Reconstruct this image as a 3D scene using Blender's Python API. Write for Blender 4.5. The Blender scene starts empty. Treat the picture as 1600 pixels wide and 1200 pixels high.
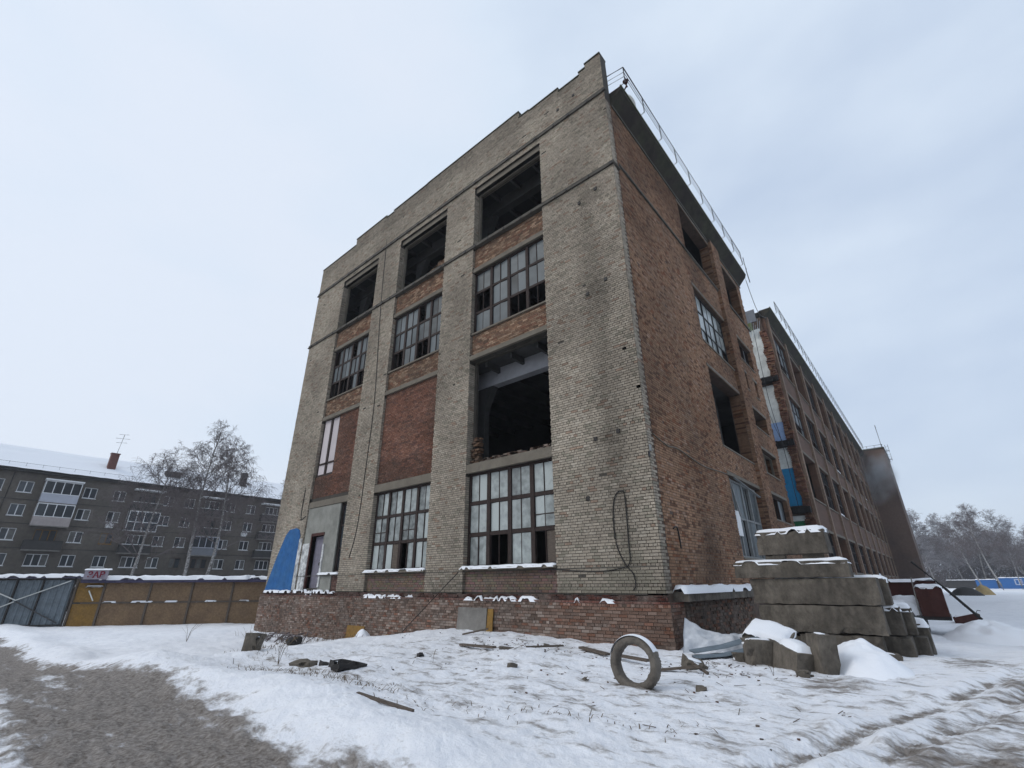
import bpy, math, random
import numpy as np
from math import radians, sin, cos, pi
from mathutils import Vector, Matrix
random.seed(7); RNG = np.random.default_rng(7)
scene = bpy.context.scene
col = scene.collection

# ------------------------------------------------------------------ camera
CAM = Vector((5.858, -13.26, 1.6))
yaw, pitch, roll = radians(40.446), radians(23.127), radians(-0.377)
fw = Vector((-sin(yaw)*cos(pitch), cos(yaw)*cos(pitch), sin(pitch)))
rt = Vector((cos(yaw), sin(yaw), 0)); up = rt.cross(fw)
r2 = cos(roll)*rt + sin(roll)*up; u2 = -sin(roll)*rt + cos(roll)*up
cd = bpy.data.cameras.new("camera"); cam = bpy.data.objects.new("camera", cd); col.objects.link(cam)
cd.sensor_width = 36; cd.lens = 730.55/1600*36; cd.clip_start = 0.1; cd.clip_end = 3000
m = Matrix((r2, u2, -fw)).transposed().to_4x4(); m.translation = CAM; cam.matrix_world = m
scene.camera = cam

# ------------------------------------------------------------------ sky, sun, exposure
W = bpy.data.worlds.new("World"); scene.world = W; W.use_nodes = True
nt = W.node_tree; N = nt.nodes; LK = nt.links
bg = N["Background"]; bg.inputs[1].default_value = 0.1
sky = N.new("ShaderNodeTexSky"); sky.sky_type = 'NISHITA'; sky.sun_disc = False
sky.sun_elevation = radians(38); sky.sun_rotation = radians(215); sky.air_density = 1.2; sky.dust_density = 3
tc = N.new("ShaderNodeTexCoord"); mp = N.new("ShaderNodeMapping"); mp.inputs['Scale'].default_value = (1, 1, 2.2)
nz = N.new("ShaderNodeTexNoise"); nz.inputs['Scale'].default_value = 2.1; nz.inputs['Detail'].default_value = 4
nz.inputs['Roughness'].default_value = 0.5
LK.new(tc.outputs['Generated'], mp.inputs[0]); LK.new(mp.outputs[0], nz.inputs['Vector'])
dt = N.new("ShaderNodeVectorMath"); dt.operation = 'DOT_PRODUCT'; dt.inputs[1].default_value = (0.72, 0.69, -0.1)
LK.new(tc.outputs['Generated'], dt.inputs[0])
ad = N.new("ShaderNodeMath"); ad.operation = 'MULTIPLY_ADD'; ad.inputs[1].default_value = 0.34; ad.inputs[2].default_value = 0.0
LK.new(dt.outputs['Value'], ad.inputs[0])
a2 = N.new("ShaderNodeMath"); a2.operation = 'MULTIPLY_ADD'; a2.inputs[1].default_value = 0.95
LK.new(nz.outputs[0], a2.inputs[0]); LK.new(ad.outputs[0], a2.inputs[2])
cr = N.new("ShaderNodeValToRGB"); LK.new(a2.outputs[0], cr.inputs[0])
cr.color_ramp.elements[0].position = 0.25; cr.color_ramp.elements[0].color = (0.72, 0.79, 0.90, 1)
cr.color_ramp.elements[1].position = 0.85; cr.color_ramp.elements[1].color = (0.50, 0.60, 0.76, 1)
e = cr.color_ramp.elements.new(0.5); e.color = (0.67, 0.765, 0.89, 1)
sc_ = N.new("ShaderNodeVectorMath"); sc_.operation = 'SCALE'; sc_.inputs['Scale'].default_value = 10.3
LK.new(cr.outputs[0], sc_.inputs[0])
mx = N.new("ShaderNodeMix"); mx.data_type = 'RGBA'; mx.inputs[0].default_value = 0.92
LK.new(sky.outputs[0], mx.inputs[6]); LK.new(sc_.outputs[0], mx.inputs[7]); LK.new(mx.outputs[2], bg.inputs[0])
sd = bpy.data.lights.new("sun", 'SUN'); sd.energy = 0.9; sd.angle = radians(25); sd.color = (1, 0.97, 0.92)
so = bpy.data.objects.new("sun", sd); col.objects.link(so)
sdir = Vector((sin(radians(215))*cos(radians(38)), cos(radians(215))*cos(radians(38)), sin(radians(38))))
so.rotation_euler = sdir.to_track_quat('Z', 'Y').to_euler()
scene.view_settings.view_transform = 'Standard'; scene.view_settings.look = 'None'
scene.view_settings.exposure = 0.12; scene.view_settings.gamma = 1.0; scene.view_settings.use_curve_mapping = False
cy = scene.cycles; cy.use_denoising = True; cy.max_bounces = 5; cy.diffuse_bounces = 3; cy.glossy_bounces = 2
cy.transmission_bounces = 3; cy.transparent_max_bounces = 12; cy.volume_bounces = 0; cy.volume_step_rate = 3; cy.caustics_reflective = False

# ------------------------------------------------------------------ materials
MATS = {}
def mat(name, base=(0.5,0.5,0.5), rough=0.85, var=0.25, scale=2.0, bump=0.3, bscale=30.0, attr=False, metal=0.0,
        tint=None, tscale=0.7, spec=0.3, tamt=0.5, stretch=(1,1,1)):
    if name in MATS: return MATS[name]
    M = bpy.data.materials.new(name); M.use_nodes = True; t = M.node_tree; n = t.nodes; l = t.links
    b = n["Principled BSDF"]; b.inputs['Roughness'].default_value = rough; b.inputs['Metallic'].default_value = metal
    b.inputs['Specular IOR Level'].default_value = spec
    tx = n.new("ShaderNodeTexCoord"); mpp = n.new("ShaderNodeMapping"); mpp.inputs['Scale'].default_value = stretch
    l.new(tx.outputs['Object'], mpp.inputs[0])
    if attr:
        c = n.new("ShaderNodeAttribute"); c.attribute_name = 'col'; src = c.outputs['Color']
    else:
        c = n.new("ShaderNodeRGB"); c.outputs[0].default_value = (*base, 1); src = c.outputs[0]
    if tint:
        q = n.new("ShaderNodeTexNoise"); q.inputs['Scale'].default_value = tscale; q.inputs['Detail'].default_value = 6
        q.inputs['Roughness'].default_value = 0.65
        l.new(mpp.outputs[0], q.inputs['Vector'])
        rp = n.new("ShaderNodeMapRange"); rp.inputs[1].default_value = 0.42; rp.inputs[2].default_value = 0.62; rp.inputs[4].default_value = tamt
        l.new(q.outputs[0], rp.inputs[0])
        mm = n.new("ShaderNodeMix"); mm.data_type = 'RGBA'; mm.inputs[7].default_value = (*tint, 1)
        l.new(rp.outputs[0], mm.inputs[0]); l.new(src, mm.inputs[6]); src = mm.outputs[2]
    q = n.new("ShaderNodeTexNoise"); q.inputs['Scale'].default_value = scale; q.inputs['Detail'].default_value = 8
    q.inputs['Roughness'].default_value = 0.7
    l.new(mpp.outputs[0], q.inputs['Vector'])
    rp = n.new("ShaderNodeMapRange"); rp.inputs[1].default_value = 0.3; rp.inputs[2].default_value = 0.7
    rp.inputs[3].default_value = 1-var; rp.inputs[4].default_value = 1+var
    l.new(q.outputs[0], rp.inputs[0])
    vm = n.new("ShaderNodeVectorMath"); vm.operation = 'SCALE'; l.new(src, vm.inputs[0]); l.new(rp.outputs[0], vm.inputs['Scale'])
    l.new(vm.outputs[0], b.inputs['Base Color'])
    if bump:
        q2 = n.new("ShaderNodeTexNoise"); q2.inputs['Scale'].default_value = bscale; q2.inputs['Detail'].default_value = 4
        l.new(mpp.outputs[0], q2.inputs['Vector'])
        bp = n.new("ShaderNodeBump"); bp.inputs['Strength'].default_value = bump; bp.inputs['Distance'].default_value = 0.02
        l.new(q2.outputs[0], bp.inputs['Height']); l.new(bp.outputs[0], b.inputs['Normal'])
    MATS[name] = M; return M

M_brick = mat('brick_face', attr=True, var=0.28, scale=6, tint=(0.10,0.082,0.066), tscale=0.42, tamt=0.32, bump=0.4, bscale=25, rough=0.95, spec=0.15)
M_mortar = mat('mortar_grey', (0.062,0.055,0.046), var=0.3, scale=3, tint=(0.04,0.035,0.03), tscale=0.5)
M_gframe = mat('grey_frame', (0.24,0.25,0.25), var=0.2, scale=5)
M_plface = mat('plinth_face', attr=True, var=0.45, scale=7, bump=0.8, bscale=18, rough=0.95, spec=0.1, tint=(0.15,0.125,0.108), tscale=1.3, tamt=0.6)
M_mortar_r = mat('mortar_brown', (0.085,0.06,0.047), var=0.35, scale=3, tint=(0.11,0.075,0.056), tscale=0.6)
M_conc = mat('concrete', (0.19,0.18,0.165), var=0.3, scale=1.5, tint=(0.11,0.10,0.09), tscale=1.1, bump=0.5)
M_concd = mat('old_block_concrete', (0.125,0.108,0.088), var=0.5, scale=5, tint=(0.05,0.043,0.035), tscale=1.5, tamt=0.75, bump=1.0, bscale=18, stretch=(1,1,0.6))
M_plast = mat('plaster', (0.25,0.25,0.225), var=0.2, scale=1.6, tint=(0.14,0.14,0.125), tscale=1.1, bump=0.5)
M_frame = mat('dark_wood_frame', (0.032,0.021,0.018), var=0.4, scale=9, rough=0.8)
M_lint = mat('lintel_concrete', (0.17,0.15,0.12), var=0.3, scale=3, tint=(0.10,0.085,0.065), tscale=1.5)
M_strg = mat('string_course', (0.085,0.078,0.066), var=0.35, scale=4)
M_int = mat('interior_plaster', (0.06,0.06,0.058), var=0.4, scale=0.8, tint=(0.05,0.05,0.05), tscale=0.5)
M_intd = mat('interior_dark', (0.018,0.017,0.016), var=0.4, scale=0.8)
M_beam = mat('interior_beam', (0.36,0.37,0.40), var=0.2, scale=1.5)
M_dark = mat('dark_iron', (0.025,0.023,0.022), var=0.3, scale=8, rough=0.6)
M_cable = mat('cable_black', (0.018,0.017,0.016), var=0.1, bump=0, rough=0.5)
M_rail = mat('rail_metal', (0.06,0.06,0.062), var=0.3, scale=8, rough=0.6, metal=0.3)
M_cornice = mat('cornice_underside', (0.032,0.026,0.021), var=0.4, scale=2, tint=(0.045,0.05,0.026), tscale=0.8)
M_moss = mat('roof_edge', (0.085,0.09,0.055), var=0.3, scale=4)
M_cap = mat('parapet_cap', (0.055,0.055,0.04), var=0.4, scale=5)
M_blue = mat('blue_paint', (0.008,0.095,0.28), var=0.3, scale=3, rough=0.7, tint=(0.03,0.10,0.2), tscale=1.5, tamt=0.5)
M_white = mat('white_paint', (0.62,0.63,0.62), var=0.12, scale=5, tint=(0.12,0.12,0.13), tscale=3.2, tamt=0.8)
M_whitep = mat('white_frame', (0.70,0.71,0.72), var=0.08, scale=5, rough=0.5)
M_creamw = mat('white_wash', (0.66,0.68,0.66), var=0.12, scale=3, tint=(0.32,0.33,0.31), tscale=1.2)
M_door = mat('door_paint', (0.17,0.16,0.20), var=0.2, scale=4, rough=0.7)
M_osb = mat('osb_board', (0.19,0.125,0.072), var=0.35, scale=9, tint=(0.11,0.07,0.045), tscale=1.2)
M_osby = mat('ply_board', (0.22,0.125,0.03), var=0.3, scale=9, tint=(0.14,0.08,0.03), tscale=1.0)
M_steel = mat('galvanised_steel', (0.15,0.18,0.205), var=0.25, scale=3, rough=0.5, metal=0.5, bump=0.1)
M_rust = mat('rusty_red', (0.065,0.022,0.018), var=0.35, scale=3, tint=(0.045,0.02,0.015), tscale=1.5)
M_apt = mat('apartment_brick', (0.112,0.098,0.082), var=0.28, scale=2.5, tint=(0.06,0.054,0.047), tscale=0.16, bump=0.2)
M_aptd = mat('apartment_dark_wall', (0.045,0.043,0.042), var=0.25, scale=1)
M_balc = mat('balcony_pale', (0.42,0.44,0.50), var=0.1, scale=2)
M_balcp = mat('balcony_pinkish', (0.36,0.32,0.31), var=0.15, scale=2)
M_balcg = mat('balcony_grey', (0.17,0.18,0.20), var=0.15, scale=2)
M_ochre = mat('ochre_wood', (0.22,0.12,0.025), var=0.2, scale=5)
M_chim = mat('chimney_brick', (0.13,0.055,0.045), var=0.3, scale=6)
M_twig = mat('twig_bark', (0.135,0.115,0.115), var=0.3, scale=6, bump=0)
M_birch = mat('birch_bark', (0.36,0.35,0.34), var=0.3, scale=4, tint=(0.05,0.045,0.04), tscale=6, tamt=0.85, bump=0.2)
M_weed = mat('dry_grass', (0.11,0.08,0.05), var=0.4, scale=8, bump=0)
M_tarp = mat('grey_tarpaulin', (0.50,0.52,0.55), var=0.2, scale=3, rough=0.6)
M_straw = mat('tan_tarpaulin', (0.36,0.27,0.13), var=0.2, scale=3)
M_green = mat('green_paint', (0.02,0.11,0.05), var=0.2, scale=3)
M_blue2 = mat('pale_blue_paint', (0.26,0.38,0.62), var=0.15, scale=3, tint=(0.30,0.35,0.45), tscale=1.5, tamt=0.3)
M_blue3 = mat('cyan_blue_paint', (0.02,0.19,0.38), var=0.15, scale=3)
M_cream = mat('cream_tank', (0.55,0.53,0.48), var=0.1)
M_redl = mat('red_letter', (0.18,0.012,0.03), var=0.1, bump=0)
M_curt = mat('curtained_glass',(0.11,0.11,0.105),var=0.4,scale=2,rough=0.4,bump=0)
M_signb = mat('sign_grey', (0.27,0.25,0.29), var=0.15)
M_woodold = mat('weathered_wood', (0.10,0.08,0.065), var=0.35, scale=6, stretch=(1,6,6))

def glass_mat(name, base, rough, var=0.35, sc=1.3, spec=0.5):
    M = bpy.data.materials.new(name); M.use_nodes = True; t = M.node_tree; n = t.nodes; l = t.links
    b = n["Principled BSDF"]; b.inputs['Roughness'].default_value = rough; b.inputs['Specular IOR Level'].default_value = spec
    g = n.new("ShaderNodeNewGeometry"); oi = n.new("ShaderNodeObjectInfo")
    q = n.new("ShaderNodeTexNoise"); q.inputs['Scale'].default_value = sc; q.inputs['Detail'].default_value = 6
    l.new(g.outputs['Position'], q.inputs['Vector'])
    ml = n.new("ShaderNodeMath"); ml.operation = 'MULTIPLY_ADD'; ml.inputs[1].default_value = 0.9; ml.inputs[2].default_value = 0.0
    l.new(oi.outputs['Random'], ml.inputs[0])
    sm = n.new("ShaderNodeMath"); sm.operation = 'MULTIPLY_ADD'; sm.inputs[1].default_value = 1.2
    l.new(q.outputs[0], sm.inputs[0]); l.new(ml.outputs[0], sm.inputs[2])
    rp = n.new("ShaderNodeMapRange"); rp.inputs[1].default_value = 0.35; rp.inputs[2].default_value = 1.3
    rp.inputs[3].default_value = 1-var; rp.inputs[4].default_value = 1+var
    l.new(sm.outputs[0], rp.inputs[0])
    c = n.new("ShaderNodeRGB"); c.outputs[0].default_value = (*base, 1)
    vm = n.new("ShaderNodeVectorMath"); vm.operation = 'SCALE'; l.new(c.outputs[0], vm.inputs[0]); l.new(rp.outputs[0], vm.inputs['Scale'])
    l.new(vm.outputs[0], b.inputs['Base Color'])
    MATS[name] = M; return M
G_low = glass_mat('dusty_glass', (0.21,0.23,0.225), 0.25, 0.85, 3.6)
G_mid = glass_mat('dull_glass', (0.075,0.088,0.095), 0.45, 0.7, spec=0.2)
G_pale = glass_mat('pale_board', (0.50,0.45,0.46), 0.5, 0.12)
G_far = glass_mat('far_glass', (0.030,0.036,0.042), 0.12, 0.5)
G_wing = glass_mat('wing_glass', (0.018,0.019,0.020), 0.9, 0.7, spec=0.02)

def snow_mat():
    M = bpy.data.materials.new('snow'); M.use_nodes = True; t = M.node_tree; n = t.nodes; l = t.links
    b = n["Principled BSDF"]; b.inputs['Base Color'].default_value = (0.80,0.82,0.86,1); b.inputs['Roughness'].default_value = 0.7
    g = n.new("ShaderNodeNewGeometry"); q = n.new("ShaderNodeTexNoise"); q.inputs['Scale'].default_value = 14; q.inputs['Detail'].default_value = 6
    l.new(g.outputs['Position'], q.inputs['Vector'])
    bp = n.new("ShaderNodeBump"); bp.inputs['Strength'].default_value = 0.35; bp.inputs['Distance'].default_value = 0.03
    l.new(q.outputs[0], bp.inputs['Height']); l.new(bp.outputs[0], b.inputs['Normal'])
    return M
M_snow = snow_mat()

# ------------------------------------------------------------------ helpers
def tag(o, label=None, cat=None, group=None, kind=None):
    if label: o['label'] = label
    if cat: o['category'] = cat
    if group: o['group'] = group
    if kind: o['kind'] = kind
    return o
def thing(name, loc, label, cat, group=None, rz=0):
    o = bpy.data.objects.new(name, None); col.objects.link(o); o.location = loc; o.rotation_euler = (0,0,rz)
    o.empty_display_size = 0.3
    return tag(o, label, cat, group)
def inst(name, mesh, parent=None, loc=(0,0,0), rot=(0,0,0), scl=(1,1,1)):
    o = bpy.data.objects.new(name, mesh); col.objects.link(o)
    o.location = loc; o.rotation_euler = rot; o.scale = scl
    if parent: o.parent = parent
    return o
def copy_tree(o, parent=None):
    c = o.copy(); col.objects.link(c); c.parent = parent
    for ch in [x for x in o.children]:
        copy_tree(ch, c)
    return c

class MB:
    """collects boxes, tubes and sheets; build() links them as one mesh object"""
    def __init__(s): s.v=[]; s.f=[]; s.c=[]; s.hc=False
    def add(s, vs, fs, c=None):
        k=len(s.v); s.v.extend(vs); s.f.extend([tuple(i+k for i in f) for f in fs])
        if c is not None: s.hc=True
        s.c.extend([c or (0.5,0.5,0.5)]*len(vs)); return s
    def box(s, a, b, c=None):
        x0,x1=sorted((a[0],b[0])); y0,y1=sorted((a[1],b[1])); z0,z1=sorted((a[2],b[2]))
        return s.add([(x0,y0,z0),(x1,y0,z0),(x1,y1,z0),(x0,y1,z0),(x0,y0,z1),(x1,y0,z1),(x1,y1,z1),(x0,y1,z1)],
            [(0,3,2,1),(4,5,6,7),(0,1,5,4),(1,2,6,5),(2,3,7,6),(3,0,4,7)], c)
    def bar(s, p, q, w, h=None, c=None):
        p=Vector(p); q=Vector(q); d=(q-p); 
        if d.length<1e-6: return s
        d.normalize(); h=h or w
        a=d.cross(Vector((0,0,1)))
        if a.length<0.05: a=d.cross(Vector((1,0,0)))
        a.normalize(); b=d.cross(a)
        vs=[tuple(pt+a*sx*w/2+b*sy*h/2) for pt in (p,q) for sx,sy in ((-1,-1),(1,-1),(1,1),(-1,1))]
        return s.add(vs,[(0,1,2,3),(7,6,5,4),(0,4,5,1),(1,5,6,2),(2,6,7,3),(3,7,4,0)],c)
    def tube(s, pts, r, n=6, c=None, r1=None):
        pts=[Vector(p) for p in pts]; vs=[]; m=len(pts); ref=None
        for i,p in enumerate(pts):
            d=(pts[min(i+1,m-1)]-pts[max(i-1,0)])
            if d.length<1e-6: d=Vector((0,0,1))
            d.normalize()
            a=d.cross(ref if ref else Vector((0,0,1)))
            if a.length<0.05: a=d.cross(Vector((1,0,0)))
            a.normalize(); b=d.cross(a); ref=(b if ref is None else ref)
            if ref is b: ref=-b if False else ref
            rr=r if r1 is None else r+(r1-r)*i/(m-1)
            for k in range(n):
                t=2*pi*k/n; vs.append(tuple(p+a*cos(t)*rr+b*sin(t)*rr))
        fs=[]
        for i in range(m-1):
            for k in range(n):
                k2=(k+1)%n; fs.append((i*n+k,i*n+k2,(i+1)*n+k2,(i+1)*n+k))
        fs.append(tuple(range(n))[::-1]); fs.append(tuple((m-1)*n+k for k in range(n)))
        return s.add(vs,fs,c)
    def mesh(s, name, M, smooth=False):
        me=bpy.data.meshes.new(name); me.from_pydata(s.v,[],s.f)
        if s.hc:
            a=me.attributes.new('col','FLOAT_COLOR','POINT')
            arr=np.ones((len(s.v),4),dtype=np.float32); arr[:,:3]=np.array(s.c,dtype=np.float32); a.data.foreach_set('color',arr.ravel())
        me.materials.append(M); me.update()
        if smooth: me.polygons.foreach_set('use_smooth',[True]*len(me.polygons))
        return me
    def build(s, name, M, parent=None, smooth=False, loc=(0,0,0), kind=None):
        o=inst(name,s.mesh(name,M,smooth),parent,loc)
        if kind: o['kind']=kind
        return o

def vn2(x,y,seed=0):
    xi=np.floor(x).astype(np.int64); yi=np.floor(y).astype(np.int64); fx=x-xi; fy=y-yi
    fx=fx*fx*(3-2*fx); fy=fy*fy*(3-2*fy)
    def h(a,b):
        n=(a*374761393+b*668265263+seed*1442695041)&0xffffffff
        n=((n^(n>>13))*1274126177)&0xffffffff; return ((n^(n>>16))&0xffff)/65535.0
    return (h(xi,yi)*(1-fx)+h(xi+1,yi)*fx)*(1-fy)+(h(xi,yi+1)*(1-fx)+h(xi+1,yi+1)*fx)*fy
def fbm(x,y,oct=4,seed=0,gain=0.5):
    x=np.asarray(x,dtype=float); y=np.asarray(y,dtype=float)
    s=0; a=1; t=0
    for o in range(oct):
        s=s+a*vn2(x,y,seed+o*17); t+=a; a*=gain; x=x*2.03+11.3; y=y*2.03+5.7
    return s/t
def F1(x,y,oct=4,seed=0): return float(fbm(np.array([x]),np.array([y]),oct,seed)[0])

def FL(u,d,z): return (u,d,z)      # gable facade: u along X, depth into +Y
def FR(u,d,z): return (-d,u,z)     # long facade: u along Y, depth into -X
def fbox(mb,F,u0,u1,d0,d1,z0,z1,c=None): return mb.box(F(u0,d0,z0),F(u1,d1,z1),c)

# snow lying on a rectangular top: soft lumpy slab
def snow_cap(parent, name, x0,x1,y0,y1,z, th=0.09, seed=0, drop=0.02, torn=None, zf=None):
    nx=max(4,min(60,int((x1-x0)/0.07))); ny=max(4,min(60,int((y1-y0)/0.07)))
    gx=np.linspace(x0,x1,nx); gy=np.linspace(y0,y1,ny); X,Y=np.meshgrid(gx,gy,indexing='ij')
    md=min(0.07,0.3*min(x1-x0,y1-y0)); raw=np.minimum(np.minimum(X-x0,x1-X),np.minimum(Y-y0,y1-Y))
    tn=torn or min(0.13,0.28*min(x1-x0,y1-y0))
    nx1=fbm(X*3.3+seed*2.3,X*0+seed+np.where(Y>(y0+y1)/2,9.0,2.0),3,seed+31)-0.36; ny1=fbm(Y*3.3+seed*1.7,Y*0+seed+np.where(X>(x0+x1)/2,5.0,3.0),3,seed+33)-0.36
    raw=np.minimum(np.minimum(X-x0,x1-X)-ny1*tn*(0 if torn else 1),np.minimum(Y-y0,y1-Y)-nx1*tn)
    e=np.clip(raw/md,0,1); e=np.sqrt(e)
    H=th*e*(0.45+1.1*fbm(X*1.7+seed,Y*1.7+seed*3.1,3,seed))
    Z=z+0.004+H
    if zf is not None: Z=Z+zf(X,Y)
    jx=(fbm(X*5+3,Y*5+seed,2,seed+5)-0.5)*0.06*(1-e)
    jy=(fbm(X*5+9,Y*5+seed,2,seed+8)-0.5)*0.06*(1-e)
    vs=np.stack([X+jx,Y+jy,np.where(raw<=0.0,z-0.035+(zf(X,Y) if zf is not None else 0)-drop*0.5,Z)],-1).reshape(-1,3)
    fs=[(i*ny+j,(i+1)*ny+j,(i+1)*ny+j+1,i*ny+j+1) for i in range(nx-1) for j in range(ny-1)]
    mb=MB(); mb.v=vs.tolist(); mb.f=fs; mb.c=[(0.5,)*3]*len(mb.v)
    return mb.build(name,M_snow,parent,True)

# ------------------------------------------------------------------ ground
def S(t): t=np.clip(t,0,1); return t*t*(3-2*t)
def ground_base(x,y):
    return (-0.7*S((-x-8)/8)-0.45*S((y-3)/9)*S((x+1)/2)+0.17*np.exp(-((x+5.8)/3)**2-((y+0.5)/1.6)**2))
def road_mask(x,y):
    edge=-9.8+0.8*(fbm(x*0.35,y*0+3,3,3)-0.5)
    a=S((edge-y)/0.9+0.5)                                            # the road that runs past the gable
    ex=4.1+0.22*(y+7)+0.5*(fbm(y*0.5,x*0+1,3,9)-0.5)
    b=S((x-ex)/1.1)                                                 # and turns along the long side
    return a,b
def ground_full(x,y):
    z=ground_base(x,y); a,b=road_mask(x,y)
    far=np.hypot(x-CAM.x,y-CAM.y)
    lump=(fbm(x*0.5,y*0.5,4,1)-0.5)*0.30*S((y+10.2)/2.0)*(1-0.6*b)
    fine=(fbm(x*3.2,y*3.2,5,2)-0.5)*0.08+(np.abs(fbm(x*1.5+y*.3,y*1.9,4,12)-0.5))*-0.05+(fbm(x*9,y*9,3,14)-0.5)*0.035*np.clip(1.6-far/16,0,1)
    rough=(fbm(x*2.2,y*7,4,5)-0.5)*0.07*a + ((np.abs(fbm(x*2.6,y*2.2,5,6)-0.5)-0.12)*-0.11+(fbm(x*8,y*7,3,16)-0.5)*0.05)*b
    z=z+(lump+fine+rough)*np.clip(25/np.maximum(far,1),0,1)
    z=z-0.13*a
    z=z+0.20*np.exp(-((y+9.15+0.25*np.sin(x*.7))/0.75)**2)*S((3.0-x)/2.5)
    z=z+0.14*np.exp(-((x+2.6)/2.6)**2-((y+3.0)/1.3)**2)   # ploughed bank
    for k,(off,w) in enumerate(((0.55,0.14),(1.15,0.12),(2.2,0.16))):      # wheel ruts
        d=x-(3.7+0.30*(y+7)+off)
        z=z+(-0.035*np.exp(-(d/w)**2)*(1-0.3*(np.sin((y*1.05+np.abs(d)*3)*42)>0))+0.03*np.exp(-((abs(d)-2*w)/w)**2)*(0.3+1.4*fbm(x*3,y*3,3,40)))*(0.4+1.0*fbm(y*0.5,x*0+k,2,41))
    z=z+0.55*np.exp(-((x-11.5)/4)**2-((y-48)/10)**2)
    return z
def gz(x,y): return float(ground_full(np.array([float(x)]),np.array([float(y)]))[0])

def build_ground():
    fa=math.atan2(fw.y,fw.x)
    th=np.concatenate([np.linspace(-1.0,1.0,760), np.linspace(1.0,2*pi-1.0,90)[1:-1]])+fa
    r=[0.5]
    while r[-1]<420: r.append(r[-1]*1.0085+0.005)
    r=np.array(r); R,T=np.meshgrid(r,th,indexing='ij')
    X=CAM.x+R*np.cos(T); Y=CAM.y+R*np.sin(T); Z=ground_full(X,Y)
    a,b=road_mask(X,Y)
    n1=fbm(X*0.45,Y*1.3,4,21); n2=fbm(X*2.9+Y*.5,Y*2.2-X*.4,5,22)
    D=a*(0.02+0.90*fbm(X*0.2,Y*3.0,5,21)+0.35*fbm(X*0.5+Y*0.9,Y*2.6,5,23)+0.45*n1)                                             # packed dirty road
    D=np.maximum(D, b*(0.0+0.85*n2))
    for off in (0.55,1.15,2.2):
        dd=X-(3.7+0.30*(Y+7)+off); D=np.maximum(D,np.exp(-(dd/0.16)**2)*(0.1+0.8*n2)*S((Y+11)/2)*S((3-Y)/5))
    D=D*(1-0.75*np.exp(-((X+1)/16)**2-((Y+12.4)/0.5)**2)*S(n2*2))
    # trampled thin snow in front of the gable
    t=np.exp(-((Y+6.2)/1.5)**2)*S((4.5-X)/3)*S((X+4)/3)
    D=np.maximum(D,t*(0.62*n2))
    t=S((Y+9.5)/1.5)*S((1-Y)/2)*S((X+9)/3); D=np.maximum(D,t*0.50*fbm(X*1.9,Y*3.6,5,77))
    t=np.exp(-((X-4.0)/0.8)**2-((Y+2.8)/0.9)**2); D=np.maximum(D,t*0.55)
    t=np.exp(-((X-5.9)/0.9)**2-((Y-1.6)/1.5)**2); D=np.maximum(D,t*0.5)
    t=np.exp(-((X-1.4)/0.5)**2-((Y+4.9)/0.22)**2); D=np.maximum(D,t*0.95)  # contact shadow of the ring, painted as a dark patch
    t=np.exp(-((Y+7.6+0.05*X)/0.35)**2)*S((2-X)/2)*S((X+9)/2); D=np.maximum(D,t*(0.62*n2+0.05))
    t=np.exp(-((Y+0.35)/0.25)**2)*S(-X)*S((X+24)/2); D=np.maximum(D,t*0.4*n2)
    nr,nt_=R.shape
    idx=np.arange(nr*nt_).reshape(nr,nt_)
    i0=idx[:-1,:]; i1=idx[1:,:]
    q=np.stack([i0,i1,np.roll(i1,-1,1),np.roll(i0,-1,1)],-1).reshape(-1,4)
    vs=np.stack([X,Y,Z],-1).reshape(-1,3)
    me=bpy.data.meshes.new('snowy_ground')
    me.vertices.add(len(vs)+1); me.vertices.foreach_set('co',np.vstack([vs,[[CAM.x,CAM.y,gz(CAM.x,CAM.y)]]]).ravel())
    fan=np.stack([np.full(nt_,len(vs)),idx[0],np.roll(idx[0],-1)],-1)
    nl=q.size+fan.size; me.loops.add(nl)
    me.loops.foreach_set('vertex_index',np.concatenate([q.ravel(),fan.ravel()]))
    npoly=len(q)+len(fan); me.polygons.add(npoly)
    st=np.concatenate([np.arange(len(q))*4,q.size+np.arange(len(fan))*3]); me.polygons.foreach_set('loop_start',st)
    me.update(calc_edges=True); me.validate()
    at=me.attributes.new('dirt_shade','FLOAT','POINT'); at.data.foreach_set('value',np.append(D.ravel(),0.6).astype(np.float32))
    me.polygons.foreach_set('use_smooth',[True]*len(me.polygons))
    M=bpy.data.materials.new('snowy_ground'); M.use_nodes=True; t=M.node_tree; n=t.nodes; l=t.links
    bs=n["Principled BSDF"]; bs.inputs['Roughness'].default_value=0.75; bs.inputs['Specular IOR Level'].default_value=0.25
    A=n.new("ShaderNodeAttribute"); A.attribute_name='dirt_shade'; tx=n.new("ShaderNodeTexCoord")
    mp1=n.new("ShaderNodeMapping"); mp1.inputs['Rotation'].default_value=(0,0,0.12); mp1.inputs['Scale'].default_value=(0.9,1.9,1.5)
    l.new(tx.outputs['Object'],mp1.inputs[0])
    q1=n.new("ShaderNodeTexNoise"); q1.inputs['Scale'].default_value=2.4; q1.inputs['Detail'].default_value=10; q1.inputs['Roughness'].default_value=0.66
    l.new(mp1.outputs[0],q1.inputs['Vector'])
    q2=n.new("ShaderNodeTexNoise"); q2.inputs['Scale'].default_value=16; q2.inputs['Detail'].default_value=6; q2.inputs['Roughness'].default_value=0.7
    l.new(tx.outputs['Object'],q2.inputs['Vector'])
    s1=n.new("ShaderNodeMath"); s1.operation='MULTIPLY_ADD'; s1.inputs[1].default_value=1.7; s1.inputs[2].default_value=-1.22
    l.new(q1.outputs[0],s1.inputs[0])
    s2=n.new("ShaderNodeMath"); s2.operation='MULTIPLY_ADD'; s2.inputs[1].default_value=0.55; l.new(q2.outputs[0],s2.inputs[0]); l.new(s1.outputs[0],s2.inputs[2])
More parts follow.
